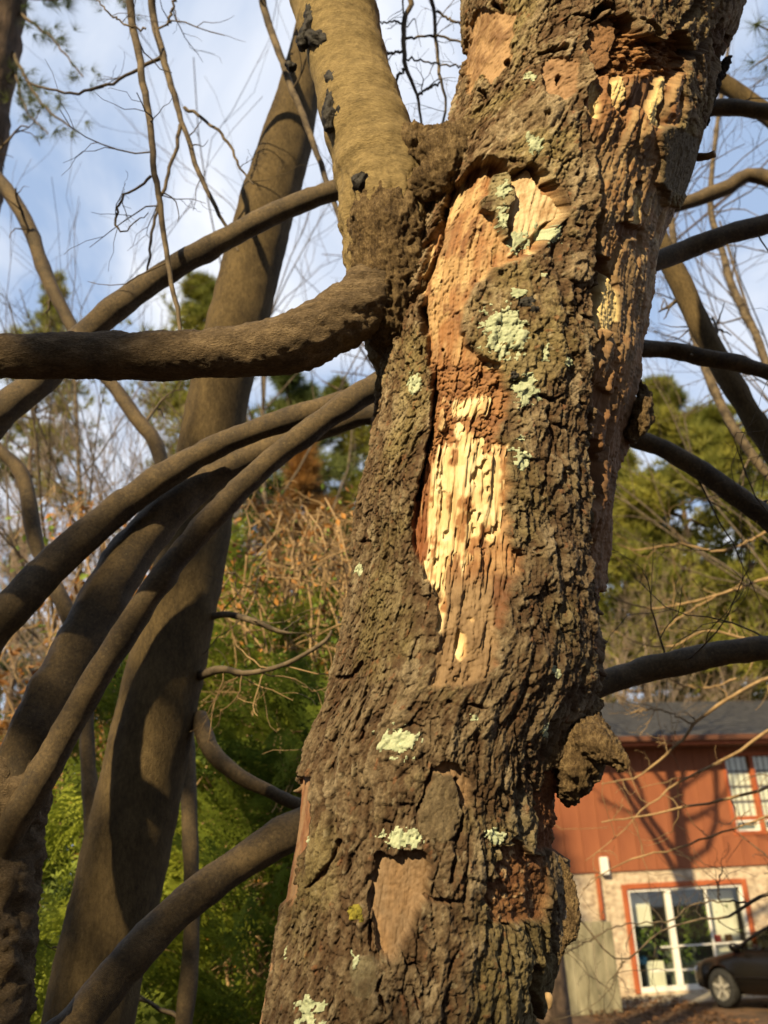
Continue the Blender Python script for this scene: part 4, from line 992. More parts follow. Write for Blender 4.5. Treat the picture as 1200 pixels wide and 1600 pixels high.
sapling('young_tree', 'slender brown tree forked behind the torn bark plate', [(1420, 420, 3.4, 28), (1200, 280, 3.4, 24), (1130, 296, 3.4, 23), (1068, 318, 3.4, 22), (980, 330, 3.4, 20), (850, 300, 3.4, 14)], M['young_bark'], 8, 213)
sapling('young_tree', 'tan tree top slanting up behind the broken black snag', [(1420, 330, 3.6, 36), (1260, 225, 3.6, 32), (1200, 180, 3.6, 30), (1160, 150, 3.6, 29), (1130, 130, 3.6, 28), (1040, 90, 3.6, 24), (900, 0, 3.6, 20)], M['lean_bark'], 7, 214)
sapling('young_tree', 'black stemmed thin tree below the heaviest right branch', [(1480, 1100, 5.0, 22), (1300, 860, 5.0, 18), (1160, 690, 5.0, 16), (1100, 570, 5.0, 14), (1075, 480, 5.0, 13), (1060, 420, 5.0, 12), (1048, 340, 5.0, 10), (1040, 240, 5.0, 8), (1020, 100, 5.0, 6)], M['twig'], 26, 215, None, None, (0.3, 0.8), 2)
sapling('young_tree', 'dark forked thin tree against the sky beside the right branches', [(1520, 1000, 5.5, 22), (1330, 760, 5.5, 18), (1210, 590, 5.5, 14), (1180, 520, 5.5, 13), (1145, 450, 5.5, 12), (1128, 390, 5.5, 11), (1110, 320, 5.5, 9), (1120, 200, 5.5, 7), (1140, 60, 5.5, 5)], M['twig'], 30, 216, None, None, (0.3, 0.9), 2)
# a bare sapling whose tan twigs cross in front of the house
g = np.random.default_rng(31)
tw = thing('bare_sapling', 'bare sapling whose tan twigs cross in front of the red house', 'tree', (at_z(1330, 1640, -0.15)[0], 5.0, float(ground_z(0, 5.0))))
Q0 = at(1330, 1200, 5.0)
bag = Bag()
Pm = catmull(np.array([[Q0[0], 5.0, -0.15], [Q0[0] + 0.03, 5.0, 0.7], [Q0[0] - 0.02, 5.02, 1.4], [Q0[0] + 0.05, 5.0, 2.3], [Q0[0], 5.0, 3.6]]), 40)
bag.tube(Pm, np.linspace(0.035, 0.014, 40), 10)
bag.build('trunk', M['tan_twig'], tw)
TW = [[(1330, 1010, 5.0, 14), (1200, 1060, 4.8, 9), (1140, 1090, 4.7, 9), (1100, 1118, 4.7, 8), (1082, 1132, 4.7, 8), (1070, 1152, 4.7, 7), (1050, 1170, 4.7, 6), (1022, 1196, 4.7, 5), (990, 1215, 4.7, 4), (940, 1225, 4.7, 3)],
      [(1330, 1080, 5.0, 13), (1200, 1142, 4.6, 8), (1165, 1168, 4.6, 8), (1130, 1188, 4.6, 7), (1095, 1205, 4.6, 6), (1060, 1222, 4.6, 5), (1030, 1245, 4.6, 4), (1000, 1270, 4.6, 3), (960, 1310, 4.6, 2), (915, 1345, 4.6, 1.5)],
      [(1330, 1180, 5.0, 13), (1200, 1230, 4.5, 8), (1150, 1245, 4.5, 7), (1110, 1255, 4.5, 6), (1060, 1262, 4.5, 5), (1000, 1275, 4.5, 4), (940, 1285, 4.5, 3)],
      [(1330, 1235, 5.0, 11), (1200, 1275, 4.5, 6), (1150, 1295, 4.5, 5), (1100, 1310, 4.5, 5), (1060, 1325, 4.5, 4), (1010, 1335, 4.5, 4), (960, 1355, 4.5, 3), (910, 1390, 4.5, 2)],
      [(1330, 1330, 5.0, 12), (1200, 1395, 4.4, 9), (1170, 1412, 4.4, 8), (1140, 1430, 4.4, 6), (1100, 1437, 4.4, 5), (1060, 1445, 4.4, 4), (1030, 1458, 4.4, 4), (1000, 1485, 4.4, 4), (975, 1502, 4.4, 4), (950, 1490, 4.4, 4), (930, 1465, 4.4, 4), (905, 1440, 4.4, 4), (870, 1420, 4.4, 3)],
      [(1170, 1412, 4.4, 6), (1125, 1408, 4.4, 4), (1080, 1415, 4.4, 4), (1045, 1440, 4.4, 4), (1000, 1442, 4.4, 3), (960, 1448, 4.4, 3), (930, 1465, 4.4, 3)],
      [(975, 1502, 4.4, 4), (962, 1525, 4.4, 3), (952, 1550, 4.4, 2)], [(930, 1465, 4.4, 4), (910, 1475, 4.4, 3), (880, 1490, 4.4, 3)], [(1125, 1408, 4.4, 3), (1122, 1385, 4.4, 3), (1130, 1356, 4.4, 2)],
      [(1082, 1132, 4.7, 5), (1055, 1118, 4.7, 4), (1020, 1108, 4.7, 4), (985, 1115, 4.7, 3)], [(1330, 880, 5.0, 12), (1200, 905, 5.0, 7), (1120, 930, 5.0, 6), (1060, 945, 5.0, 5), (1010, 950, 5.0, 4), (960, 935, 5.0, 3)],
      [(1120, 930, 5.0, 5), (1070, 960, 5.0, 4), (1020, 1000, 5.0, 3), (970, 1050, 5.0, 2)], [(1330, 950, 5.0, 12), (1200, 1000, 5.0, 6), (1110, 985, 5.0, 5), (1050, 1010, 5.0, 4), (1000, 1005, 5.0, 3), (955, 985, 5.0, 2)],
      [(1200, 830, 5.0, 6), (1130, 860, 5.0, 5), (1060, 850, 5.0, 4), (1000, 860, 5.0, 3), (965, 850, 5.0, 2)], [(1150, 1060, 4.8, 5), (1105, 1075, 4.8, 4), (1060, 1068, 4.8, 4), (1030, 1050, 4.8, 3), (985, 1060, 4.8, 2)]]
for k, ctrl in enumerate(TW):
    b_ = Bag()
    P, r = twig_line(b_, [(a_, c_, d_, w_ * 0.72) for a_, c_, d_, w_ in ctrl], 34, 6, 0.0028, g)
    for q in range(8):
        i0 = int(8 + 25 * g.random())
        dd = np.array([g.normal(-0.3, 0.7), g.normal(0, 0.4), g.normal(0, 0.8)]); dd /= np.linalg.norm(dd)
        grow(b_, P[i0], dd, 0.08 + 0.25 * g.random(), max(r[i0] * 0.5, 0.0016), 1, g, 2, 0.25, 0, 4, 0.8, 0.001, 6)
    b_.build('branch', M['tan_twig'] if k not in (4, 5, 6, 7, 8) else M['twig'], tw)

# ================================================================== FOLIAGE
def orient(dirs, roll):
    """rotation matrices whose x axis is dirs"""
    X = dirs / (np.linalg.norm(dirs, axis=1)[:, None] + 1e-9)
    A = np.tile([0.0, 0.0, 1.0], (len(X), 1)); A[np.abs(X[:, 2]) > 0.95] = (0, 1, 0)
    Y = np.cross(A, X); Y /= np.linalg.norm(Y, axis=1)[:, None]
    Z = np.cross(X, Y)
    c, s_ = np.cos(roll)[:, None], np.sin(roll)[:, None]
    Y2 = Y * c + Z * s_; Z2 = Z * c - Y * s_
    return np.stack([X, Y2, Z2], -1)
def scatter(bag, BV, BF, P, R, S_):
    n, k = len(P), len(BV)
    V = np.einsum('nij,kj->nki', R, BV) * np.asarray(S_)[:, None, None] + P[:, None]
    F = (BF[None] + (np.arange(n) * k)[:, None, None]).reshape(-1, BF.shape[1])
    bag.add(V.reshape(-1, 3), F)
def quads_of(tris): return np.array([(a, b, c, c) for a, b, c in tris])
class TBag(Bag):
    def build(s, name, mat, parent=None, smooth=False): return mk(name, np.vstack(s.V), np.vstack(s.F), mat, parent, smooth)
def needle_tuft(g, n=16, w=0.035):
    V, F = [], []
    for k in range(n):
        a = g.random() * 2 * math.pi; t = 0.25 + 0.95 * g.random()
        d = np.array([math.cos(t), math.sin(t) * math.cos(a), math.sin(t) * math.sin(a)]) * (0.75 + 0.35 * g.random())
        sd = np.cross(d, g.normal(0, 1, 3)); sd *= w / (np.linalg.norm(sd) + 1e-9)
        i0 = len(V); V += [-sd * 0.6, sd * 0.6, d]; F.append((i0, i0 + 1, i0 + 2))
    return np.array(V), np.array(F)
def pine(name, label, p, height, width, crown0, seed, mat, tufts=1700, size=0.32, lean=(0, 0), group='pines beyond the garden', trunk_r=0.2, w=0.045):
    """a pine: tapered trunk, whorled limbs, and needle tufts on the limbs"""
    g = np.random.default_rng(seed)
    t = thing(name, label, 'tree', p, 0, group)
    bx, by, bz = p
    zs = np.linspace(-0.2, height, 26)
    P = np.stack([bx + lean[0] * zs / height + 0.12 * np.sin(zs * 0.5 + seed), by + lean[1] * zs / height + 0.1 * np.cos(zs * 0.4), bz + zs], 1)
    V, F, D = tube(P, np.linspace(trunk_r, 0.03, 26), 10)
    mkq('trunk', V, F, M['pine_bark'], t)
    wood, tb = Bag(), TBag()
    BV, BF = needle_tuft(g, 16, w)
    pos, dirs = [], []
    nb = 46
    for k in range(nb):
        f = crown0 + (1 - crown0) * (k + g.random()) / nb
        c = np.array([np.interp(f * height, zs, P[:, q]) for q in range(3)])
        u = (f - crown0) / (1 - crown0)
        ln_ = width * (0.35 + 0.65 * math.sin(math.pi * min(1, 0.22 + 0.78 * u) ** 0.8)) * (1.02 - 0.72 * u ** 2) * (0.6 + 0.55 * g.random())
        a = g.random() * 2 * math.pi
        d = np.array([math.cos(a), math.sin(a), 0.12 + 0.5 * u])
        L_ = c + np.outer(np.linspace(0, 1, 7), d) * ln_
        L_[:, 2] += 0.12 * ln_ * np.linspace(0, 1, 7) ** 2 - 0.08 * ln_ * np.linspace(0, 1, 7)
        L_[1:] += g.normal(0, 0.05 * ln_, (6, 3))
        wood.tube(L_, np.linspace(0.05, 0.012, 7) * trunk_r / 0.2, 5)
        m = int(tufts / nb * (0.5 + g.random()))
        cl = g.random((max(3, m // 9),)) * 0.75 + 0.28
        for q in range(m):
            tt = min(1.0, max(0.15, cl[int(g.random() * len(cl))] + g.normal(0, 0.05)))
            b = np.array([np.interp(tt, np.linspace(0, 1, 7), L_[:, e]) for e in range(3)])
            off = g.normal(0, 1, 3) * np.array([0.17, 0.17, 0.10]) * ln_ * (0.35 + 0.65 * tt)
            pos.append(b + off); dirs.append(off / (np.linalg.norm(off) + 1e-6) + d * 0.5 + np.array([0, 0, 0.5]))
    pos, dirs = np.array(pos), np.array(dirs)
    scatter(tb, BV, BF, pos, orient(dirs, g.random(len(pos)) * 6.3), size * (0.7 + 0.6 * g.random(len(pos))))
    wood.build('limb_whorl', M['pine_bark'], t)['kind'] = 'stuff'
    tb.build('crown', M[mat], t)['kind'] = 'stuff'
    return t
def bare_tree(name, label, p, height, seed, mat='far_twig', r0=0.12, kids=6, levels=4, group='bare trees beyond the garden', spread=0.55, minr=0.006, lean=0.0, first=0.3):
    g = np.random.default_rng(seed)
    t = thing(name, label, 'tree', p, 0, group)
    zs = np.linspace(-0.2, height * 0.8, 16)
    P = np.stack([p[0] + lean * zs / height + 0.1 * np.sin(zs * 0.7 + seed) * zs / height * 2, p[1] + 0.1 * np.cos(zs * 0.6 + seed) * zs / height * 2, p[2] + zs], 1)
    R_ = np.linspace(r0, r0 * 0.25, 16)
    V, F, D = tube(P, R_, 9)
    mkq('trunk', V, F, M[mat], t)
    bag = Bag()
    nb = kids * 3
    for k in range(nb):
        f = first + (1 - first) * (k + 0.8 * g.random()) / nb
        i0 = min(int(f * 15), 14)
        a = g.random() * 6.28
        d = np.array([math.cos(a) * math.sin(spread * 1.3), math.sin(a) * math.sin(spread * 1.3), math.cos(spread * 1.2)])
        grow(bag, P[i0], d, height * (0.45 - 0.25 * f) * (0.7 + 0.6 * g.random()), R_[i0] * 0.5, levels - 1, g, kids - 1 if levels < 4 else kids - 2, 0.13, 0.05, 4, spread, minr, 6)
    bag.build('crown', M[mat], t)['kind'] = 'stuff'
    return t
def clone(src, label, p, rz, sx, sz):
    """a copy of a plant and of its parts (which share mesh data), turned and scaled"""
    o = src.copy(); COL.objects.link(o)
    o.location = tuple(float(q) for q in p); o.rotation_euler = (0, 0, rz); o.scale = (sx, sx, sz)
    o['label'] = label
    for ch in src.children:
        c = ch.copy(); COL.objects.link(c); c.parent = o; c.matrix_parent_inverse = ch.matrix_parent_inverse.copy()
    return o
def gpt(px, py, Y):
    """ground point under a photo pixel column at distance Y"""
    p = at(px, py, Y)
    return (float(p[0]), Y, float(ground_z(p[0], Y)))
def top_h(px, py, Y): return float(at(px, py, Y)[2] - ground_z(0, Y))

# --- pines
H1 = top_h(1125, 600, 36)
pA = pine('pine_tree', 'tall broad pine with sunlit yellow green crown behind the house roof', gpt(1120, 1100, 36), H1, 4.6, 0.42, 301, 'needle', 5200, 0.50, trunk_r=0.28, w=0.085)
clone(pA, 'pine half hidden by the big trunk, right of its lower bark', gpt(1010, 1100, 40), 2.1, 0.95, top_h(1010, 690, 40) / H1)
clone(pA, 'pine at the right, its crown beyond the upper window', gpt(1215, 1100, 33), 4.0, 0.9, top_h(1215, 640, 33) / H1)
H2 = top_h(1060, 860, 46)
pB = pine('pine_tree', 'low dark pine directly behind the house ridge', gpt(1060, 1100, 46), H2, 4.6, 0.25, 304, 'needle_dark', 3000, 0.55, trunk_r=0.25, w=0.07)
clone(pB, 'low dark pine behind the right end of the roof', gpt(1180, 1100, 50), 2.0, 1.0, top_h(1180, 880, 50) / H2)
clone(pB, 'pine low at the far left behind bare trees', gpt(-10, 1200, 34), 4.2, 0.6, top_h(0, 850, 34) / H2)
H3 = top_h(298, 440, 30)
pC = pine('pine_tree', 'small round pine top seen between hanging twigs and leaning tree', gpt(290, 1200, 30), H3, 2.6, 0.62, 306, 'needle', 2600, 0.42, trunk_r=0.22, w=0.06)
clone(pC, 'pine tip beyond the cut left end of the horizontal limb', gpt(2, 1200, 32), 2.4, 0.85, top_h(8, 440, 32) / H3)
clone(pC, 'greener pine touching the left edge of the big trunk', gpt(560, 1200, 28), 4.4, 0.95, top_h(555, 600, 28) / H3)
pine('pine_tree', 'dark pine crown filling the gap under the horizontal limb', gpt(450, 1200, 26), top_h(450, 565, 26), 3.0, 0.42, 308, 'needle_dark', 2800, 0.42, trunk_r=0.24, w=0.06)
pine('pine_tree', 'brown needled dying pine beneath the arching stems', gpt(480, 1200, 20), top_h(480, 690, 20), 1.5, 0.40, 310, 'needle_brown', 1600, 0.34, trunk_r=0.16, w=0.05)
# the dark pine at the top left, close by, with loose needle tufts
g = np.random.default_rng(320)
np_ = thing('near_pine', 'dark pine trunk with loose hanging needle tufts against the sky', 'tree', (at(-40, 1400, 4.6)[0] - 0.3, 4.6, float(ground_z(0, 4.6))))
limb('trunk', np_, [(-220, 2700, 4.6, 150), (-150, 1500, 4.6, 130), (-95, 800, 4.6, 110), (-52, 300, 4.6, 96), (-24, 100, 4.6, 92), (-8, 0, 4.6, 90), (30, -300, 4.6, 84), (60, -700, 4.6, 70)], M['pine_bark'], 30, 160, 0.012, 14, 0.0, 321, lambda P, D: 0.012 * ridged(P * (1, 1, 0.4), 16, 322))
BV, BF = needle_tuft(g, 44, 0.016)
for ctrl in ([(10, 60, 4.6, 12), (50, 140, 4.5, 8), (85, 180, 4.4, 6), (120, 205, 4.4, 4)], [(30, 20, 4.6, 10), (80, 60, 4.4, 6), (130, 120, 4.3, 4)], [(20, -10, 4.6, 10), (70, 0, 4.5, 6), (130, -10, 4.4, 4)], [(20, 100, 4.6, 8), (40, 170, 4.5, 5), (75, 210, 4.4, 3)], [(30, -60, 4.6, 10), (90, -40, 4.4, 6), (170, -20, 4.3, 4), (200, 10, 4.3, 3)]):
    wood = Bag(); tb = TBag()
    P, r = twig_line(wood, [(a_, b_, c_, d_ * 0.6) for a_, b_, c_, d_ in ctrl], 20, 6, 0.004, g)
    br = wood.build('branch', M['twig'], np_)
    pos, dirs = [], []
    for q in range(30):
        i0 = int(6 + 14 * g.random()); pos.append(P[i0] + g.normal(0, 0.05, 3)); dirs.append(np.array([g.normal(0.4, 0.6), g.normal(0, 0.5), g.normal(-0.1, 0.6)]))
    scatter(tb, BV, BF, np.array(pos), orient(np.array(dirs), g.random(len(pos)) * 6), 0.085 * (0.8 + 0.6 * g.random(len(pos))))
    tb.build('needle_tuft', M['needle_dark'], br)['kind'] = 'stuff'
tr_ = thing('near_pine', 'pine out at the right whose dark needle tuft hangs beside the trunk top', 'tree', (at(1420, 600, 4.0)[0], 4.0, float(ground_z(0, 4.0))))
limb('trunk', tr_, [(1640, 2800, 4.0, 150), (1560, 1500, 4.0, 130), (1480, 700, 4.0, 120), (1430, 200, 4.0, 105), (1380, -300, 4.0, 90)], M['pine_bark'], 24, 100, 0.012, 14, 0.0, 323)
for ctrl in ([(1425, 140, 4.0, 14), (1300, 90, 3.9, 10), (1230, 60, 3.8, 8), (1185, 40, 3.8, 4)], [(1410, 40, 4.0, 12), (1300, 20, 3.9, 8), (1200, 90, 3.8, 5), (1170, 110, 3.8, 3)]):
    wood = Bag(); tb = TBag()
    P, r = twig_line(wood, [(a_, b_, c_, d_ * 0.6) for a_, b_, c_, d_ in ctrl], 20, 6, 0.003, g)
    br = wood.build('branch', M['twig'], tr_)
    pos = np.array([P[int(8 + 12 * g.random())] + g.normal(0, 0.03, 3) for q in range(20)])
    dirs = np.array([[g.normal(-0.5, 0.6), g.normal(0, 0.5), g.normal(0.1, 0.6)] for q in range(20)])
    scatter(tb, BV, BF, pos, orient(dirs, g.random(20) * 6), 0.11 * (0.8 + 0.6 * g.random(20)))
    tb.build('needle_tuft', M['needle_dark'], br)['kind'] = 'stuff'

# --- bare trees
BT = []
for k, (px, py, Y, lab, lv) in enumerate(((60, 640, 24, 'bare tree with fine upright twigs, between the two crooked thin trees', 4), (150, 620, 21, 'bare tree with fanned pale twigs left of the leaning tree', 4), (215, 640, 26, 'bare tree whose twigs rise right beside the leaning tree', 4), (-20, 700, 20, 'bare twiggy tree at the far left behind the arching stems', 4),
                                     (100, 760, 30, 'low bare tree far behind the fanned twigs', 4), (1035, 880, 30, 'bare thin tree against the pines above the roof', 4), (1150, 930, 32, 'bare thin tree behind the roof, further right', 4), (985, 920, 28, 'bare thin tree next to the lower right bark', 4), (400, 700, 30, 'bare tree behind the dark pine crown', 3))):
    if k < 3:
        BT.append((bare_tree('bare_tree', lab, gpt(px, 1200, Y), top_h(px, py, Y), 330 + k, 'far_twig', 0.10 + 0.02 * (k % 3), 6, lv, minr=0.007, first=0.35), top_h(px, py, Y)))
    else:
        sc_ = top_h(px, py, Y) / BT[k % 3][1]
        clone(BT[k % 3][0], lab, gpt(px, 1200, Y), 1.3 * k, sc_, sc_)
for k, (px, py, Y, lab) in enumerate(((1330, 120, 9.0, 'bare tree with arching dark twigs high at the right'), (90, 330, 8.0, 'bare tree with thin grey twigs against the sky at the left'), (430, 120, 9.5, 'bare tree with thin grey twigs beside the leaning tree top'))):
    bare_tree('bare_tree', lab, gpt(px, 1200, Y), top_h(px, py, Y), 350 + k, 'twig', 0.05, 5, 3, minr=0.002, first=0.45)

# --- cypress sprays
def frond_mesh(g):
    V, F = [], []
    def blade(p, d, nrm, ln_, w):
        d = d / np.linalg.norm(d); sd = np.cross(nrm, d); sd /= np.linalg.norm(sd)
        i0 = len(V)
        V.extend([p, p + d * ln_ * 0.5 + sd * w, p + d * ln_, p + d * ln_ * 0.5 - sd * w])
        F.extend([(i0, i0 + 1, i0 + 2), (i0, i0 + 2, i0 + 3)])
    n = 12
    for k in range(n):
        t = k / (n - 1)
        p = np.array([t, 0.03 * math.sin(t * 5), 0.10 * math.sin(t * 1.6) - 0.28 * t * t])
        for sgn in (-1, 1):
            l1 = 0.42 * (1 - t) ** 0.7 * (0.75 + 0.4 * g.random()) + 0.06
            a = 0.75 + 0.2 * g.random()
            d = np.array([math.cos(a), sgn * math.sin(a), g.normal(-0.12, 0.1)])
            for m in range(4):
                u = m / 4
                q = p + d * l1 * u
                for s2 in (-1, 1):
                    a2 = s2 * 0.6
                    d2 = np.array([d[0] * math.cos(a2) - d[1] * math.sin(a2), d[0] * math.sin(a2) + d[1] * math.cos(a2), d[2] + g.normal(0, 0.12)])
                    blade(q, d2, np.array([0, 0, 1.0]), l1 * 0.34 * (1 - 0.5 * u) + 0.02, 0.014)
            blade(p + d * l1 * 0.5, d, np.array([0, 0, 1.0]), l1 * 0.55, 0.016)
    return np.array(V), np.array(F)
def cypress(label, px, py_top, Y, height, width, n, size, seed, mat, low=0.0):
    g = np.random.default_rng(seed)
    p = gpt(px, 1400, Y)
    t = thing('cypress', label, 'shrub', p, 0, 'cypress shrubs behind the stems')
    P = np.array([[p[0], p[1], p[2] - 0.1], [p[0] + 0.03, p[1], p[2] + height * 0.5], [p[0], p[1], p[2] + height * 0.96]])
    V, F, D = tube(catmull(P, 20), np.linspace(0.07, 0.012, 20), 8)
    mkq('trunk', V, F, M['pine_bark'], t)
    for var in range(3):
        BV, BF = frond_mesh(g)
        m = n // 3
        f = low + (1 - low) * g.random(m) ** 0.9
        a = g.random(m) * 2 * math.pi
        # clumpy outline
        rr = width * (1.0 - f) ** 0.6 * (0.62 + 0.38 * np.sin(a * 5 + f * 17 + var) * 0.5 + 0.30 * g.random(m))
        pos = np.stack([p[0] + np.cos(a) * rr, p[1] + np.sin(a) * rr, p[2] + f * height], 1)
        dirs = np.stack([np.cos(a), np.sin(a), 0.55 + 0.75 * g.random(m)], 1) + g.normal(0, 0.22, (m, 3))
        tb = TBag()
        scatter(tb, BV, BF, pos, orient(dirs, g.normal(0, 0.5, m)), size * (0.6 + 0.8 * g.random(m)))
        tb.build('foliage', M[mat], t)['kind'] = 'stuff'
    return t
cypress('feathery bright green cypress low beside the arching stems', 30, 1340, 3.7, top_h(60, 1330, 3.7), 0.62, 210, 0.34, 401, 'cypress')
cA = cypress('green cypress column between the leaning tree and big trunk', 395, 900, 5.0, top_h(380, 1000, 5.0), 0.85, 390, 0.36, 402, 'cypress')
cB = cypress('dark green cypress at the foot of the big trunk, behind its lowest limb', 470, 1200, 4.4, top_h(440, 1130, 4.4), 0.7, 270, 0.34, 403, 'cypress_deep')
clone(cB, 'green cypress between the arching stems and leaning tree', gpt(190, 1400, 5.6), 2.2, 1.12, top_h(190, 1050, 5.6) / top_h(440, 1130, 4.4))
clone(cA, 'slim lime green cypress further back, right beside the leaning tree', gpt(345, 1400, 5.8), 1.4, 0.55, top_h(345, 872, 5.8) / top_h(380, 1000, 5.0))

# --- tangled shrubs of dry twigs, orange leaves and small green leaves
LEAF = np.array([[0, 0, 0], [0.45, 0.26, 0.06], [1, 0, -0.05], [0.45, -0.26, 0.06]], float); LEAFF = np.array([[0, 1, 2], [0, 2, 3]])
def tangle(label, px, Y, height, wx, wz0, seed, n_or=900, n_gr=900, twigs=46, lean=0.0, flowers=0, size=0.05):
    g = np.random.default_rng(seed)
    p = gpt(px, 1300, Y)
    t = thing('tangled_shrub', label, 'shrub', p, 0, 'tangled shrubs in front of the pines')
    bag = Bag()
    tips = []
    for k in range(twigs):
        a = g.random() * 6.28; rr = wx * math.sqrt(g.random())
        h0 = height * (0.7 + 0.3 * g.random())
        q = np.array([p[0] + 0.35 * rr * math.cos(a), p[1] + 0.35 * rr * math.sin(a), p[2]])
        e = np.array([p[0] + rr * math.cos(a) + lean, p[1] + rr * math.sin(a), p[2] + h0])
        mid_ = (q + e) / 2 + np.array([g.normal(0, 0.15), g.normal(0, 0.15), 0.25 * height * g.random()])
        dr = e + np.array([math.cos(a) * 0.35, math.sin(a) * 0.35, -0.35 * g.random() * height * 0.5])
        P = catmull(np.array([q, mid_, e, dr]), 22)
        P[1:] += g.normal(0, 0.012, (21, 3))
        bag.tube(P, np.linspace(0.012, 0.0035, 22), 5)
        for m in range(6):
            i0 = int(8 + 13 * g.random())
            dd = g.normal(0, 1, 3) + np.array([0, 0, -0.2]); dd /= np.linalg.norm(dd)
            grow(bag, P[i0], dd, 0.25 + 0.35 * g.random(), 0.005, 1, g, 3, 0.35, -0.04, 4, 0.8, 0.0016, 6)
        tips.append(P[8:])
    tips = np.vstack(tips)
    bag.build('twig_tangle', M['tan_twig'], t)['kind'] = 'stuff'
    for n, mt, sz in ((n_or, 'leaf_orange', size), (n_gr, 'leaf_green', size * 0.9), (flowers, 'petal', size * 0.6)):
        if not n: continue
        tb = TBag()
        cen = tips[(g.random(max(6, n // 14)) * len(tips)).astype(int)]
        pos = cen[(g.random(n) * len(cen)).astype(int)] + g.normal(0, 0.11, (n, 3))
        dirs = g.normal(0, 1, (n, 3)) + np.array([0, 0, -0.3])
        scatter(tb, LEAF, LEAFF, pos, orient(dirs, g.random(n) * 6.3), sz * (0.6 + 0.9 * g.random(n)))
        tb.build('blossom' if mt == 'petal' else 'foliage', M[mt], t)['kind'] = 'stuff'
    return t
tA = tangle('shrub of arching tan twigs and orange leaves right beside the big trunk', 470, 4.9, top_h(470, 800, 4.9), 0.42, 0, 501, 1700, 900, 60, 0, 26, size=0.036)
tB = tangle('orange leaved shrub seen between the arching stems', 200, 6.6, top_h(200, 780, 6.6), 0.7, 0, 503, 1900, 500, 46, size=0.065)
clone(tB, 'shrub of orange and green leaves behind the leaning tree', gpt(330, 1300, 7.8), 2.0, 1.2, top_h(330, 790, 7.8) / top_h(200, 780, 6.6))
clone(tB, 'brown twiggy shrub low at the far left', gpt(20, 1300, 8.0), 3.6, 1.6, top_h(20, 1000, 8.0) / top_h(200, 780, 6.6))
clone(tA, 'dry brown thicket behind the cypress column', gpt(520, 1300, 7.2), 2.6, 2.1, top_h(520, 790, 7.2) / top_h(470, 800, 4.9))

# ================================================================== THE HOUSE
M['siding'] = mat_noise('red brown siding', (0.215, 0.070, 0.031), (0.305, 0.105, 0.045), (1.6, 1.6, 0.5), 0.75, ((40, 40, 2), 0.3, 0.01))
M['trim_red'] = mat_noise('red brown trim', (0.30, 0.075, 0.025), (0.42, 0.12, 0.045), (3, 3, 3), 0.6)
M['fascia'] = mat_noise('dark brown fascia', (0.07, 0.028, 0.015), (0.14, 0.055, 0.028), (3, 3, 3), 0.7)
M['stucco'] = mat_noise('mottled tan masonry', (0.26, 0.19, 0.135), (0.66, 0.55, 0.41), (7, 7, 9), 0.9, ((26, 26, 40), 0.6, 0.02), c2=(0.52, 0.42, 0.30))
M['shingle'] = mat_noise('dark grey shingle', (0.022, 0.022, 0.024), (0.055, 0.054, 0.056), (5, 5, 5), 0.8, ((60, 60, 60), 0.4, 0.01))
M['white'] = mat_noise('white paint', (0.70, 0.68, 0.62), (0.82, 0.80, 0.75), (5, 5, 5), 0.5)
M['blind'] = mat_noise('white curtain', (0.72, 0.69, 0.60), (0.85, 0.82, 0.74), (1.5, 1.5, 0.6), 0.8)
M['muntin'] = mat_plain('dark muntin', (0.10, 0.085, 0.07), 0.5)
M['room'] = mat_noise('dim room wall', (0.30, 0.33, 0.25), (0.45, 0.46, 0.34), (0.8, 0.8, 0.8), 0.9)
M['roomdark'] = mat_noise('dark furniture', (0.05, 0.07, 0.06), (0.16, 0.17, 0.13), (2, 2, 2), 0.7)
M['blue'] = mat_plain('blue cloth', (0.05, 0.16, 0.30), 0.7)
M['redpot'] = mat_plain('red pot', (0.5, 0.06, 0.04), 0.5)
M['fence'] = mat_noise('weathered grey green boards', (0.12, 0.11, 0.07), (0.34, 0.31, 0.21), (5, 5, 1.3), 0.9, ((40, 40, 6), 0.5, 0.008))
def mat_glass(name, c, refl):
    m, t, b = new_mat(name)
    gl = N(t, 'ShaderNodeBsdfGlossy', Roughness=0.02); tr = N(t, 'ShaderNodeBsdfTransparent'); tr.inputs['Color'].default_value = (*c, 1)
    mx = N(t, 'ShaderNodeMixShader'); mx.inputs[0].default_value = refl
    t.links.new(tr.outputs[0], mx.inputs[1]); t.links.new(gl.outputs[0], mx.inputs[2])
    t.links.new(mx.outputs[0], t.nodes['Material Output'].inputs['Surface'])
    return m
M['glass'] = mat_glass('window glass', (0.95, 0.97, 0.94), 0.06)
M['carglass'] = mat_glass('tinted car glass', (0.45, 0.48, 0.45), 0.06)

HZ = -0.25
hs = thing('house', 'two storey house with red brown siding above pale mottled masonry', 'building', (5.0, 22.0, 0.0), rad(11))
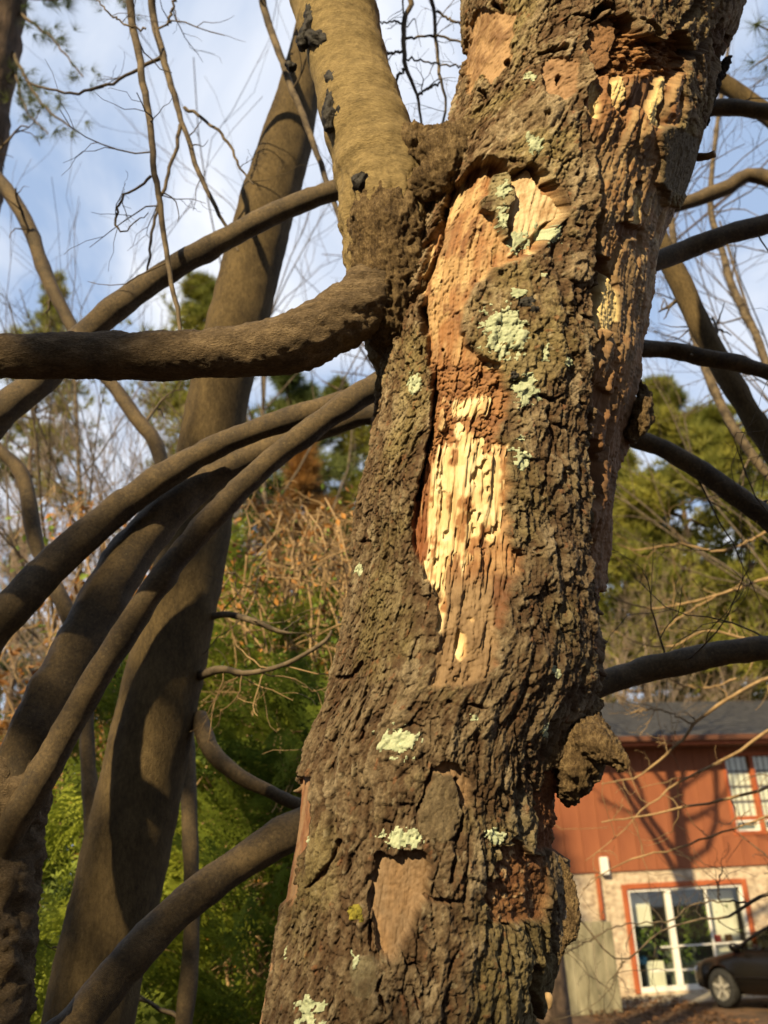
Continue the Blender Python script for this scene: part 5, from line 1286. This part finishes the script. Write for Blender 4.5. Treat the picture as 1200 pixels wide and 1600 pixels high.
# local frame: x along the wall, y into the house, z height
U0, U1 = -3.2, 8.6
DL, DR, DB, DT = -0.40, 2.42, -0.19, 1.88          # sliding door opening
WL, WR, WB, WT = 2.44, 3.72, 2.85, 4.47            # window opening
def wall_with_hole(name, x0, x1, z0, z1, hx0, hx1, hz0, hz1, y0, y1, mat, parent):
    xs, zs = [x0, hx0, hx1, x1], [z0, hz0, hz1, z1]
    v, f = [], []
    for yy in (y0, y1):
        for z in zs:
            for x in xs: v.append((x, yy, z))
    q = lambda l, i, k: l * 16 + k * 4 + i
    for i in range(3):
        for k in range(3):
            if i == 1 and k == 1: continue
            f.append((q(0, i, k), q(0, i + 1, k), q(0, i + 1, k + 1), q(0, i, k + 1)))
            f.append((q(1, i, k), q(1, i, k + 1), q(1, i + 1, k + 1), q(1, i + 1, k)))
    f += [(q(0, 1, 1), q(0, 1, 2), q(1, 1, 2), q(1, 1, 1)), (q(0, 2, 1), q(1, 2, 1), q(1, 2, 2), q(0, 2, 2)), (q(0, 1, 1), q(1, 1, 1), q(1, 2, 1), q(0, 2, 1)), (q(0, 1, 2), q(0, 2, 2), q(1, 2, 2), q(1, 1, 2))]
    f += [(q(0, 0, 0), q(0, 0, 3), q(1, 0, 3), q(1, 0, 0)), (q(0, 3, 0), q(1, 3, 0), q(1, 3, 3), q(0, 3, 3))]
    return lpm(name, v, f, mat, parent)
wall_with_hole('lower_wall', U0, U1, -0.45, 2.20, DL, DR, DB, DT, 0.0, 0.2, M['stucco'], hs)
wall_with_hole('upper_wall', U0, U1, 2.20, 4.95, WL, WR, WB, WT, 0.0, 0.2, M['fascia'], hs)
for x, nm in ((U0, 'side_wall'), (U1 - 0.2, 'side_wall')):
    box(nm, x, x + 0.2, 0.2, 8.8, -0.45, 2.2, M['stucco'], hs); box(nm, x, x + 0.2, 0.2, 8.8, 2.2, 4.95, M['siding'], hs)
box('back_wall', U0, U1, 8.8, 9.0, -0.45, 4.95, M['siding'], hs)
# siding boards, each proud of the wall, cut round the window
bw = 0.405
x = U0
k = 0
shared = {}
while x < U1 - 0.01:
    x1 = min(x + bw, U1)
    a, b = x + 0.004, x1 - 0.004
    spans = [(2.14, 4.93)]
    if b > WL - 0.09 and a < WR + 0.09:
        spans = [(2.14, WB - 0.09), (WT + 0.09, 4.93)]
        if a < WL - 0.09: box('siding_board', a, WL - 0.092, -0.035, -0.002, WB - 0.088, WT + 0.088, M['siding'], hs)
        if b > WR + 0.09: box('siding_board', WR + 0.092, b, -0.035, -0.002, WB - 0.088, WT + 0.088, M['siding'], hs)
    for z0, z1 in spans:
        key = (round(b - a, 3), z0, z1)
        if key in shared:
            o = shared[key].copy(); COL.objects.link(o); o.location = (a, 0, 0)
        else:
            o = box('siding_board', 0, b - a, -0.035 - 0.004 * (k % 2), -0.002, z0, z1, M['siding'], hs, 0.004); o.location = (a, 0, 0); shared[key] = o
    x = x1; k += 1
# roof
rf = lpm('roof', [(U0 - 0.4, -0.62, 4.86), (U1 + 0.4, -0.62, 4.86), (U1 + 0.4, 4.5, 6.62), (U0 - 0.4, 4.5, 6.62), (U1 + 0.4, 9.6, 4.86), (U0 - 0.4, 9.6, 4.86),
                  (U0 - 0.4, -0.62, 4.80), (U1 + 0.4, -0.62, 4.80), (U1 + 0.4, 4.5, 6.50), (U0 - 0.4, 4.5, 6.50), (U1 + 0.4, 9.6, 4.80), (U0 - 0.4, 9.6, 4.80)],
         [(0, 1, 2, 3), (3, 2, 4, 5), (6, 9, 8, 7), (9, 11, 10, 8), (0, 6, 7, 1), (5, 4, 10, 11), (0, 3, 9, 6), (3, 5, 11, 9), (1, 7, 8, 2), (2, 8, 10, 4)], M['shingle'], hs)
for q in range(17):        # courses of shingles down the front slope
    t0 = q / 17
    y0, z0 = -0.63 + 5.12 * t0, 4.868 + 1.76 * t0
    y1, z1 = y0 + 5.12 / 17 * 1.05, z0 + 1.76 / 17 * 1.05
    o = lpm('shingle_course', [(U0 - 0.41, y0, z0 + 0.012), (U1 + 0.41, y0, z0 + 0.012), (U1 + 0.41, y1, z1 - 0.004), (U0 - 0.41, y1, z1 - 0.004), (U0 - 0.41, y0, z0 - 0.004), (U1 + 0.41, y0, z0 - 0.004)], [(0, 1, 2, 3), (0, 4, 5, 1)], M['shingle'], rf)
for x, l in ((-1.6, 0.28), (5.6, 0.4)):
    v, f = box_mesh(x, x + 0.12, 2.2, 2.32, 5.7, 5.9 + l); lpm('vent_pipe', v, f, M['muntin'], rf)
box('fascia_board', U0 - 0.4, U1 + 0.4, -0.655, -0.622, 4.66, 4.858, M['trim_red'], hs, 0.004)
box('gutter', U0 - 0.4, U1 + 0.4, -0.75, -0.657, 4.73, 4.85, M['fascia'], hs, 0.012)
box('soffit', U0 - 0.4, U1 + 0.4, -0.62, -0.037, 4.66, 4.69, M['fascia'], hs)
box('downspout', -0.98, -0.90, -0.09, -0.012, 1.22, 2.12, M['trim_red'], hs, 0.012)
box('wall_box', -0.86, -0.68, -0.14, -0.036, 2.08, 2.44, M['white'], hs, 0.02)
# window: red brown frame, two sashes, each with a grid of panes
win = box('window', WL, WR, 0.07, 0.075, WB, WT, M['blind'], hs)  # white blind, kept close so it also stands for sky reflected in the panes
def part(name, *a, mat, parent, b=0.0): return box(name, *a, mat, parent, b)
for a in ((WL - 0.09, WL, WB - 0.09, WT + 0.09), (WR, WR + 0.09, WB - 0.09, WT + 0.09), (WL, WR, WT, WT + 0.09), (WL, WR, WB - 0.09, WB), (3.03, 3.13, WB, WT)):
    box('window_frame', a[0], a[1], -0.05, 0.08, a[2], a[3], M['trim_red'], win, 0.006)
for sx0, sx1 in ((WL, 3.03), (3.13, WR)):
    box('sash_rail', sx0, sx1, 0.0, 0.06, 3.09, 3.17, M['trim_red'], win)
    for a in ((sx0, sx0 + 0.05, WB, 3.09), (sx1 - 0.05, sx1, WB, 3.09), (sx0 + 0.05, sx1 - 0.05, WB, WB + 0.045), (sx0 + 0.05, sx1 - 0.05, 3.045, 3.09)):
        box('sash_frame', a[0], a[1], 0.01, 0.05, a[2], a[3], M['white'], win)
    nx, nz_ = 4, 4
    for q in range(1, nx):
        xx = sx0 + (sx1 - sx0) * q / nx
        box('muntin', xx - 0.008, xx + 0.008, 0.035, 0.05, 3.17, WT, M['muntin'], win)
    for q in range(1, nz_):
        zz = 3.17 + (WT - 3.17) * q / nz_
        box('muntin', sx0, sx1, 0.032, 0.053, zz - 0.014, zz + 0.014, M['muntin'], win)
    for q in range(nx):
        for w_ in range(nz_):
            xa, xb = sx0 + (sx1 - sx0) * q / nx + 0.008, sx0 + (sx1 - sx0) * (q + 1) / nx - 0.008
            za, zb = 3.17 + (WT - 3.17) * w_ / nz_ + 0.014, 3.17 + (WT - 3.17) * (w_ + 1) / nz_ - 0.014
            box('pane', xa, xb, 0.040, 0.044, za, zb, M['glass'], win)
    box('pane', sx0 + 0.05, sx1 - 0.05, 0.028, 0.032, WB + 0.045, 3.045, M['glass'], win)
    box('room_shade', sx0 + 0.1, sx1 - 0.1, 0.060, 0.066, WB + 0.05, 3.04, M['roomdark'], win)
# sliding door: red casing, white frames and bars, glass, and the room behind
door = box('sliding_door', 0.545, 0.665, -0.01, 0.10, DB + 0.10, DT - 0.16, M['white'], hs, 0.008)
for a in ((DL - 0.02, DL + 0.09, DB, DT), (DR - 0.09, DR + 0.02, DB, DT), (DL + 0.09, DR - 0.09, DT - 0.10, DT + 0.01)):
    box('door_casing', a[0], a[1], -0.04, 0.12, a[2], a[3], M['trim_red'], door, 0.006)
for a in ((DL + 0.09, DL + 0.15, DB + 0.10, DT - 0.16), (DR - 0.15, DR - 0.09, DB + 0.10, DT - 0.16), (DL + 0.09, DR - 0.09, DT - 0.16, DT - 0.10), (DL + 0.09, DR - 0.09, DB, DB + 0.10)):
    box('door_frame', a[0], a[1], 0.0, 0.10, a[2], a[3], M['white'], door, 0.005)
for a in ((1.46, 1.51, DB + 0.10, DT - 0.16), (0.665, 1.46, 0.62, 0.655), (1.51, DR - 0.15, 0.62, 0.655), (0.665, 1.46, 0.17, 0.20), (0.30, 0.545, 0.62, 0.65), (0.0, 0.545, 0.18, 0.215)):
    box('glazing_bar', a[0], a[1], 0.03, 0.07, a[2], a[3], M['white'], door, 0.004)
for a in ((DL + 0.15, 0.545, DB + 0.10, DT - 0.16), (0.665, 1.46, DB + 0.10, DT - 0.16), (1.51, DR - 0.15, DB + 0.10, DT - 0.16)):
    box('pane', a[0], a[1], 0.085, 0.09, a[2], a[3], M['glass'], door)
rm = lpm('room', [(-1.2, 0.21, -0.19), (3.6, 0.21, -0.19), (3.6, 3.2, -0.19), (-1.2, 3.2, -0.19), (-1.2, 0.21, 2.15), (3.6, 0.21, 2.15), (3.6, 3.2, 2.15), (-1.2, 3.2, 2.15)], [(0, 1, 2, 3), (3, 2, 6, 7), (0, 3, 7, 4), (1, 5, 6, 2), (4, 7, 6, 5)], M['room'], hs)
box('reflection_curtain', -0.22, 0.30, 0.30, 0.34, 1.05, 1.70, M['blind'], rm, 0.01)
box('reflection_curtain', 1.6, 2.26, 0.30, 0.34, 0.35, 1.68, M['blind'], rm, 0.01)  # pale panels widened to stand for bright reflections in the door glass
box('cabinet', 0.10, 0.52, 0.5, 0.9, -0.185, 0.35, M['blind'], rm, 0.01); box('cabinet', 0.8, 1.5, 0.9, 1.4, -0.185, 0.65, M['roomdark'], rm, 0.01)
box('cushion', -0.2, 0.14, 0.45, 0.8, 0.30, 0.46, M['blue'], rm, 0.03); box('pot', 1.60, 1.74, 0.14, 0.26, 0.66, 0.80, M['redpot'], rm, 0.02); box('pot', 1.86, 2.0, 0.14, 0.26, 0.66, 0.80, M['leaf_orange'], rm, 0.02)
g = np.random.default_rng(77)
for (cx_p, cz_p, w_p, n_p) in ((0.1, 0.9, 0.22, 260), (1.2, 1.05, 0.25, 220), (1.75, 1.02, 0.22, 260), (0.95, 0.45, 0.2, 160)):
    tb = TBag()
    pos = np.stack([cx_p + g.normal(0, w_p, n_p), 0.34 + 0.25 * g.random(n_p), cz_p + g.normal(0, 0.24, n_p)], 1)
    pos[:, 0] = np.clip(pos[:, 0], -0.3, 2.3); pos[:, 1] = np.clip(pos[:, 1], 0.25, 1)
    scatter(tb, LEAF, LEAFF, pos, orient(g.normal(0, 1, (n_p, 3)), g.random(n_p) * 6), 0.11 * (0.6 + 0.8 * g.random(n_p)))
    o = tb.build('house_plant', M['leaf_green']); o.parent = rm; o['kind'] = 'stuff'
# paving in front
def sheet(name, pts, z, mat):
    return tag(pm(name, [(x, y, z) for x, y in pts], [tuple(range(len(pts)))], mat), kind='structure')
sheet('patio', [(3.9, 19.9), (14.5, 22.0), (14.1, 24.0), (3.6, 21.7)], HZ + 0.006, M['concrete'])
sheet('driveway', [(6.2, 15.0), (16, 13.0), (17, 22.3), (6.7, 20.3)], HZ + 0.012, M['concrete'])
# fence of upright boards left of the door
g = np.random.default_rng(5)
fp = at_z(950, 1583, HZ)
fe = thing('board_fence', 'weathered upright board fence standing against the house beside the door', 'fence', (fp[0], fp[1], HZ), rad(11))
for k in range(11):
    hh = 1.50 + g.normal(0, 0.012)
    o = box('board', -1.92 + 0.2 * k + 0.004, -1.92 + 0.2 * k + 0.194, -0.012, 0.012, -0.02, hh, M['fence'], fe, 0.004)
    o.rotation_euler = (g.normal(0, 0.006), g.normal(0, 0.006), 0)
for zz in (0.3, 1.2): box('rail', -1.92, 0.28, 0.014, 0.06, zz, zz + 0.08, M['fence'], fe, 0.004)
for xx in (-1.9, -0.8, 0.18): box('post', xx, xx + 0.09, 0.062, 0.15, -0.02, 1.44, M['fence'], fe, 0.006)

# ================================================================== THE CAR
M['carpaint'] = mat_noise('dark bronze black paint', (0.004, 0.0035, 0.003), (0.008, 0.0065, 0.0055), (0.8, 0.8, 0.8), 0.25, spec=0.3)
M['tyre'] = mat_noise('tyre rubber', (0.012, 0.012, 0.012), (0.03, 0.03, 0.03), (20, 20, 20), 0.85)
M['rim'] = mat_noise('alloy rim', (0.22, 0.21, 0.18), (0.34, 0.32, 0.28), (8, 8, 8), 0.4, spec=0.5)
M['rimdark'] = mat_noise('shadowed rim dish', (0.06, 0.058, 0.052), (0.14, 0.135, 0.12), (8, 8, 8), 0.4)
M['carseat'] = mat_noise('tan car interior', (0.20, 0.15, 0.09), (0.34, 0.26, 0.16), (4, 4, 4), 0.8)
M['lamp'] = mat_plain('headlamp lens', (0.5, 0.5, 0.5), 0.1, 0, 0.8)
wb = at_z(1136, 1575, HZ + 0.012)
CA = rad(118)                         # heading of the nose, measured from +x
fwd = np.array([math.cos(CA), math.sin(CA)]); lft = np.array([-math.sin(CA), math.cos(CA)])
org = np.array([wb[0], wb[1]]) - fwd * 1.35 - lft * 0.80
car = thing('car', 'dark sedan parked nosing up to the glass door', 'car', (org[0], org[1], HZ + 0.012), CA)
# stations along the car: x, sill z, belt z, half width
ST = [(-2.25, 0.42, 0.72, 0.62), (-2.18, 0.30, 0.90, 0.74), (-1.9, 0.24, 0.97, 0.82), (-1.35, 0.22, 0.98, 0.86), (-0.7, 0.22, 0.95, 0.875), (0.0, 0.22, 0.93, 0.88), (0.7, 0.22, 0.91, 0.875), (1.0, 0.22, 0.90, 0.87), (1.4, 0.23, 0.83, 0.86), (1.8, 0.25, 0.77, 0.82), (2.05, 0.28, 0.71, 0.74), (2.2, 0.34, 0.62, 0.62), (2.25, 0.40, 0.54, 0.5)]
xs_ = np.linspace(ST[0][0], ST[-1][0], 90)
SA = np.array(ST)
vv, ff = [], []
m_ = 16
prof = [(1.0, 0.35), (1.0, 0.55), (0.985, 0.75), (0.94, 0.92), (0.85, 1.0), (0.5, 1.03), (0.0, 1.04), (-0.5, 1.03), (-0.85, 1.0), (-0.94, 0.92), (-0.985, 0.75), (-1.0, 0.55), (-1.0, 0.35), (-0.96, 0.08), (-0.85, 0.0), (0.85, 0.0), (0.96, 0.08)]
m_ = len(prof)
for x in xs_:
    zb, zt, hw = (np.interp(x, SA[:, 0], SA[:, q]) for q in (1, 2, 3))
    for a, b in prof:
        z = zb + (zt - zb) * b
        hwx = hw
        # wheel arches
        for wx in (1.35, -1.32):
            d = math.hypot(x - wx, z - 0.31)
            if d < 0.37 and abs(a) > 0.9: z = max(z, 0.31 + math.sqrt(max(0, 0.37 ** 2 - (x - wx) ** 2)))
        vv.append((x, a * hwx, z))
for k in range(len(xs_) - 1):
    for q in range(m_): ff.append((k * m_ + q, k * m_ + (q + 1) % m_, (k + 1) * m_ + (q + 1) % m_, (k + 1) * m_ + q))
ff.append(tuple(range(m_ - 1, -1, -1))); ff.append(tuple((len(xs_) - 1) * m_ + q for q in range(m_)))
body = lpm('body', vv, ff, M['carpaint'], car, True)
# cabin: roof, pillars, glass
roof_pts = [(0.18, 0.56, 1.37), (-0.9, 0.57, 1.40), (-1.05, 0.55, 1.36)]
def slab(name, q, th_, mat, parent):
    q = [np.array(p, float) for p in q]
    n = np.cross(q[1] - q[0], q[3] - q[0]); n /= np.linalg.norm(n)
    v_ = [tuple(p) for p in q] + [tuple(p - n * th_) for p in q]
    return lpm(name, v_, [(0, 1, 2, 3), (7, 6, 5, 4), (0, 4, 5, 1), (1, 5, 6, 2), (2, 6, 7, 3), (3, 7, 4, 0)], mat, parent)
rv, rfc = [], []
for a in np.linspace(-1, 1, 9):
    for x, hw, z in ((0.22, 0.55, 1.345), (0.0, 0.56, 1.385), (-0.5, 0.57, 1.41), (-1.0, 0.56, 1.385), (-1.2, 0.54, 1.34)):
        rv.append((x, a * hw, z - 0.06 * abs(a) ** 3))
for p in range(8):
    for q in range(4): rfc.append((p * 5 + q, (p + 1) * 5 + q, (p + 1) * 5 + q + 1, p * 5 + q + 1))
n_ = len(rv); rv += [(x, y, z - 0.03) for x, y, z in rv]; rfc += [tuple(n_ + i for i in f[::-1]) for f in rfc]
lpm('roof', rv, rfc, M['carpaint'], car, True)
def bar(name, pts, r, mat, parent, sides=8):
    V, F, D = tube(catmull(np.array(pts, float), 14), np.full(14, r), sides)
    o = mkq(name, V, F, mat); o.parent = parent
    return o
for sgn in (-1, 1):
    y = sgn
    bar('pillar', [(1.0, y * 0.76, 0.89), (0.62, y * 0.68, 1.12), (0.22, y * 0.56, 1.30), (-0.1, y * 0.565, 1.335)], 0.035, M['carpaint'], car)
    bar('pillar', [(-0.28, y * 0.80, 0.92), (-0.36, y * 0.70, 1.14), (-0.42, y * 0.58, 1.34)], 0.035, M['carpaint'], car)
    bar('pillar', [(-1.75, y * 0.72, 0.95), (-1.5, y * 0.64, 1.18), (-1.2, y * 0.55, 1.31), (-0.6, y * 0.575, 1.35), (-0.1, y * 0.565, 1.335)], 0.038, M['carpaint'], car)
    sg = slab('side_window', [(0.85, y * 0.76, 0.92), (-0.26, y * 0.79, 0.93), (-0.40, y * 0.59, 1.32), (0.20, y * 0.565, 1.29)][::sgn], 0.006, M['carglass'], car)
    slab('side_window', [(-0.32, y * 0.79, 0.93), (-1.55, y * 0.74, 0.95), (-1.15, y * 0.56, 1.30), (-0.46, y * 0.59, 1.32)][::sgn], 0.006, M['carglass'], car)
    # mirror
    V, F, D = tube(np.array([[0.78, y * 0.80, 0.955], [0.80, y * 0.86, 0.97], [0.81, y * 0.93, 0.98], [0.81, y * 0.99, 0.98], [0.80, y * 1.01, 0.98]]), np.array([0.025, 0.05, 0.075, 0.07, 0.03]), 10)
    mo = mkq('wing_mirror', V, F, M['carpaint']); mo.parent = car
    hl = bar('headlamp', [(1.98, y * 0.72, 0.60), (2.10, y * 0.62, 0.58), (2.19, y * 0.48, 0.56)], 0.065, M['lamp'], car)
    bar('door_trim', [(1.0, y * 0.885, 0.50), (0.0, y * 0.895, 0.51), (-1.0, y * 0.88, 0.52)], 0.018, M['carpaint'], car)
    bar('door_handle', [(0.0, y * 0.885, 0.78), (-0.1, y * 0.90, 0.785), (-0.2, y * 0.885, 0.78)], 0.014, M['rim'], car)
slab('windscreen', [(1.02, -0.72, 0.90), (1.02, 0.72, 0.90), (0.24, 0.54, 1.32), (0.24, -0.54, 1.32)], 0.006, M['carglass'], car)
slab('rear_window', [(-1.72, 0.68, 0.98), (-1.72, -0.68, 0.98), (-1.2, -0.53, 1.32), (-1.2, 0.53, 1.32)], 0.006, M['carglass'], car)
for sx in (0.2, -0.9):
    for y in (-0.36, 0.36):
        st_ = box('seat', sx - 0.35, sx + 0.12, y - 0.24, y + 0.24, 0.55, 0.78, M['carseat'], car, 0.05)
        o = box('headrest', sx - 0.5, sx - 0.36, y - 0.22, y + 0.22, 0.7, 1.22, M['carseat'], car, 0.05)
def lathe(prof, seg=28):
    v_, f_ = [], []
    for k in range(seg):
        a = 2 * math.pi * k / seg
        for r, y in prof: v_.append((r * math.cos(a), y, r * math.sin(a)))
    n = len(prof)
    for k in range(seg):
        for q in range(n - 1): f_.append((k * n + q, k * n + q + 1, ((k + 1) % seg) * n + q + 1, ((k + 1) % seg) * n + q))
    return v_, f_
tv, tf = lathe([(0.20, -0.10), (0.29, -0.105), (0.312, -0.07), (0.316, 0.0), (0.312, 0.07), (0.29, 0.105), (0.20, 0.10)])
rv_, rf_ = lathe([(0.0, 0.075), (0.05, 0.078), (0.06, 0.06), (0.17, 0.05), (0.20, 0.085), (0.215, 0.09), (0.205, 0.02), (0.0, 0.02)])
for wx in (1.35, -1.32):
    for sgn in (-1, 1):
        w_ = lpm('wheel', tv, tf, M['tyre'], car, True); w_.location = (wx, sgn * 0.76, 0.316)
        r_ = lpm('rim', [(x, y * sgn, z) for x, y, z in rv_], rf_, M['rimdark'], w_, True)
        for q in range(5):
            a = 2 * math.pi * q / 5 + 0.3
            c_, s_ = math.cos(a), math.sin(a)
            sp_ = [(0.03, -0.03), (0.20, -0.022), (0.20, 0.022), (0.03, 0.03)]
            lpm('spoke', [(x * c_ - z * s_, sgn * yy, x * s_ + z * c_) for yy in (0.055, 0.092) for x, z in sp_], [(0, 1, 2, 3), (7, 6, 5, 4), (0, 4, 5, 1), (1, 5, 6, 2), (2, 6, 7, 3), (3, 7, 4, 0)], M['rim'], w_)

# ================================================================== leaf litter and the trees that shade the house
g = np.random.default_rng(9)
tb = TBag()
n = 9000
pos = np.stack([3.0 + 9 * g.random(n), 13.5 + 8.0 * g.random(n) ** 0.9, np.full(n, HZ + 0.03)], 1)
pos[:, 2] += 0.02 * g.random(n)
keep = ~((pos[:, 0] > 5.2) & (g.random(n) < 0.95))
pos = pos[keep]; n = len(pos)
scatter(tb, LEAF, LEAFF, pos, orient(np.stack([g.normal(0, 1, n), g.normal(0, 1, n), g.normal(0, 0.25, n)], 1), g.normal(0, 0.3, n)), 0.09 * (0.6 + 0.8 * g.random(n)))
tag(tb.build('fallen_leaves', M['leaf_dead']), 'dry brown fallen leaves on the soil before the house', 'leaves', kind='stuff')
bare_tree('bare_tree', 'straight bare tree hidden behind the big trunk, shading the house wall', (1.75, 14.0, HZ), 14.0, 360, 'pine_bark', 0.33, 4, 3, minr=0.01, first=0.62)

# ================================================================== unseen wood added behind the camera; it screens low sky and some sun
g = np.random.default_rng(88)
sh = np.array([SD[0], SD[1]]) / np.hypot(SD[0], SD[1]); pe = np.array([-sh[1], sh[0]])
c0 = np.array([0.1, 1.5]) + 10.0 * sh
BV, BF = needle_tuft(g, 11, 0.13)
pos, big_ = [], []
for k in range(9500):
    q = -15 + 31 * g.random()
    top_ = (np.interp(q, [-6.5, -6.0, -1.95, -1.7, -1.0, -0.7, -0.35, 0.5, 3.5], [8.5, 6.0, 6.0, 10.0, 9.5, 8.1, 6.9, 6.5, 7.0]) + 0.25 * math.sin(q * 9.0)) if -6.5 < q < 3.5 else 20.0
    z = top_ * (1 - 0.9 * g.random() ** 1.6)
    if -6.5 < q < 3.5 and z > top_ - 1.2 and g.random() < 0.45: continue
    p = c0 + pe * q + sh * g.normal(0, 0.8)
    if abs(q) > 3.5: p = p - sh * 0.045 * (abs(q) - 3.5) ** 2
    pos.append((p[0], p[1], z)); big_.append(0.42 if -6.5 < q < 3.5 else 0.85)
pos = np.array(pos)
tb = TBag()
scatter(tb, BV, BF, pos, orient(g.normal(0, 1, (len(pos), 3)) + np.array([0, 0, 0.6]), g.random(len(pos)) * 6.3), np.array(big_) * (0.6 + 0.8 * g.random(len(pos))))
tag(tb.build('added_shade_wood', M['needle_dark']), 'unseen evergreen wood added on the sunny side for shade', 'wood', kind='stuff')
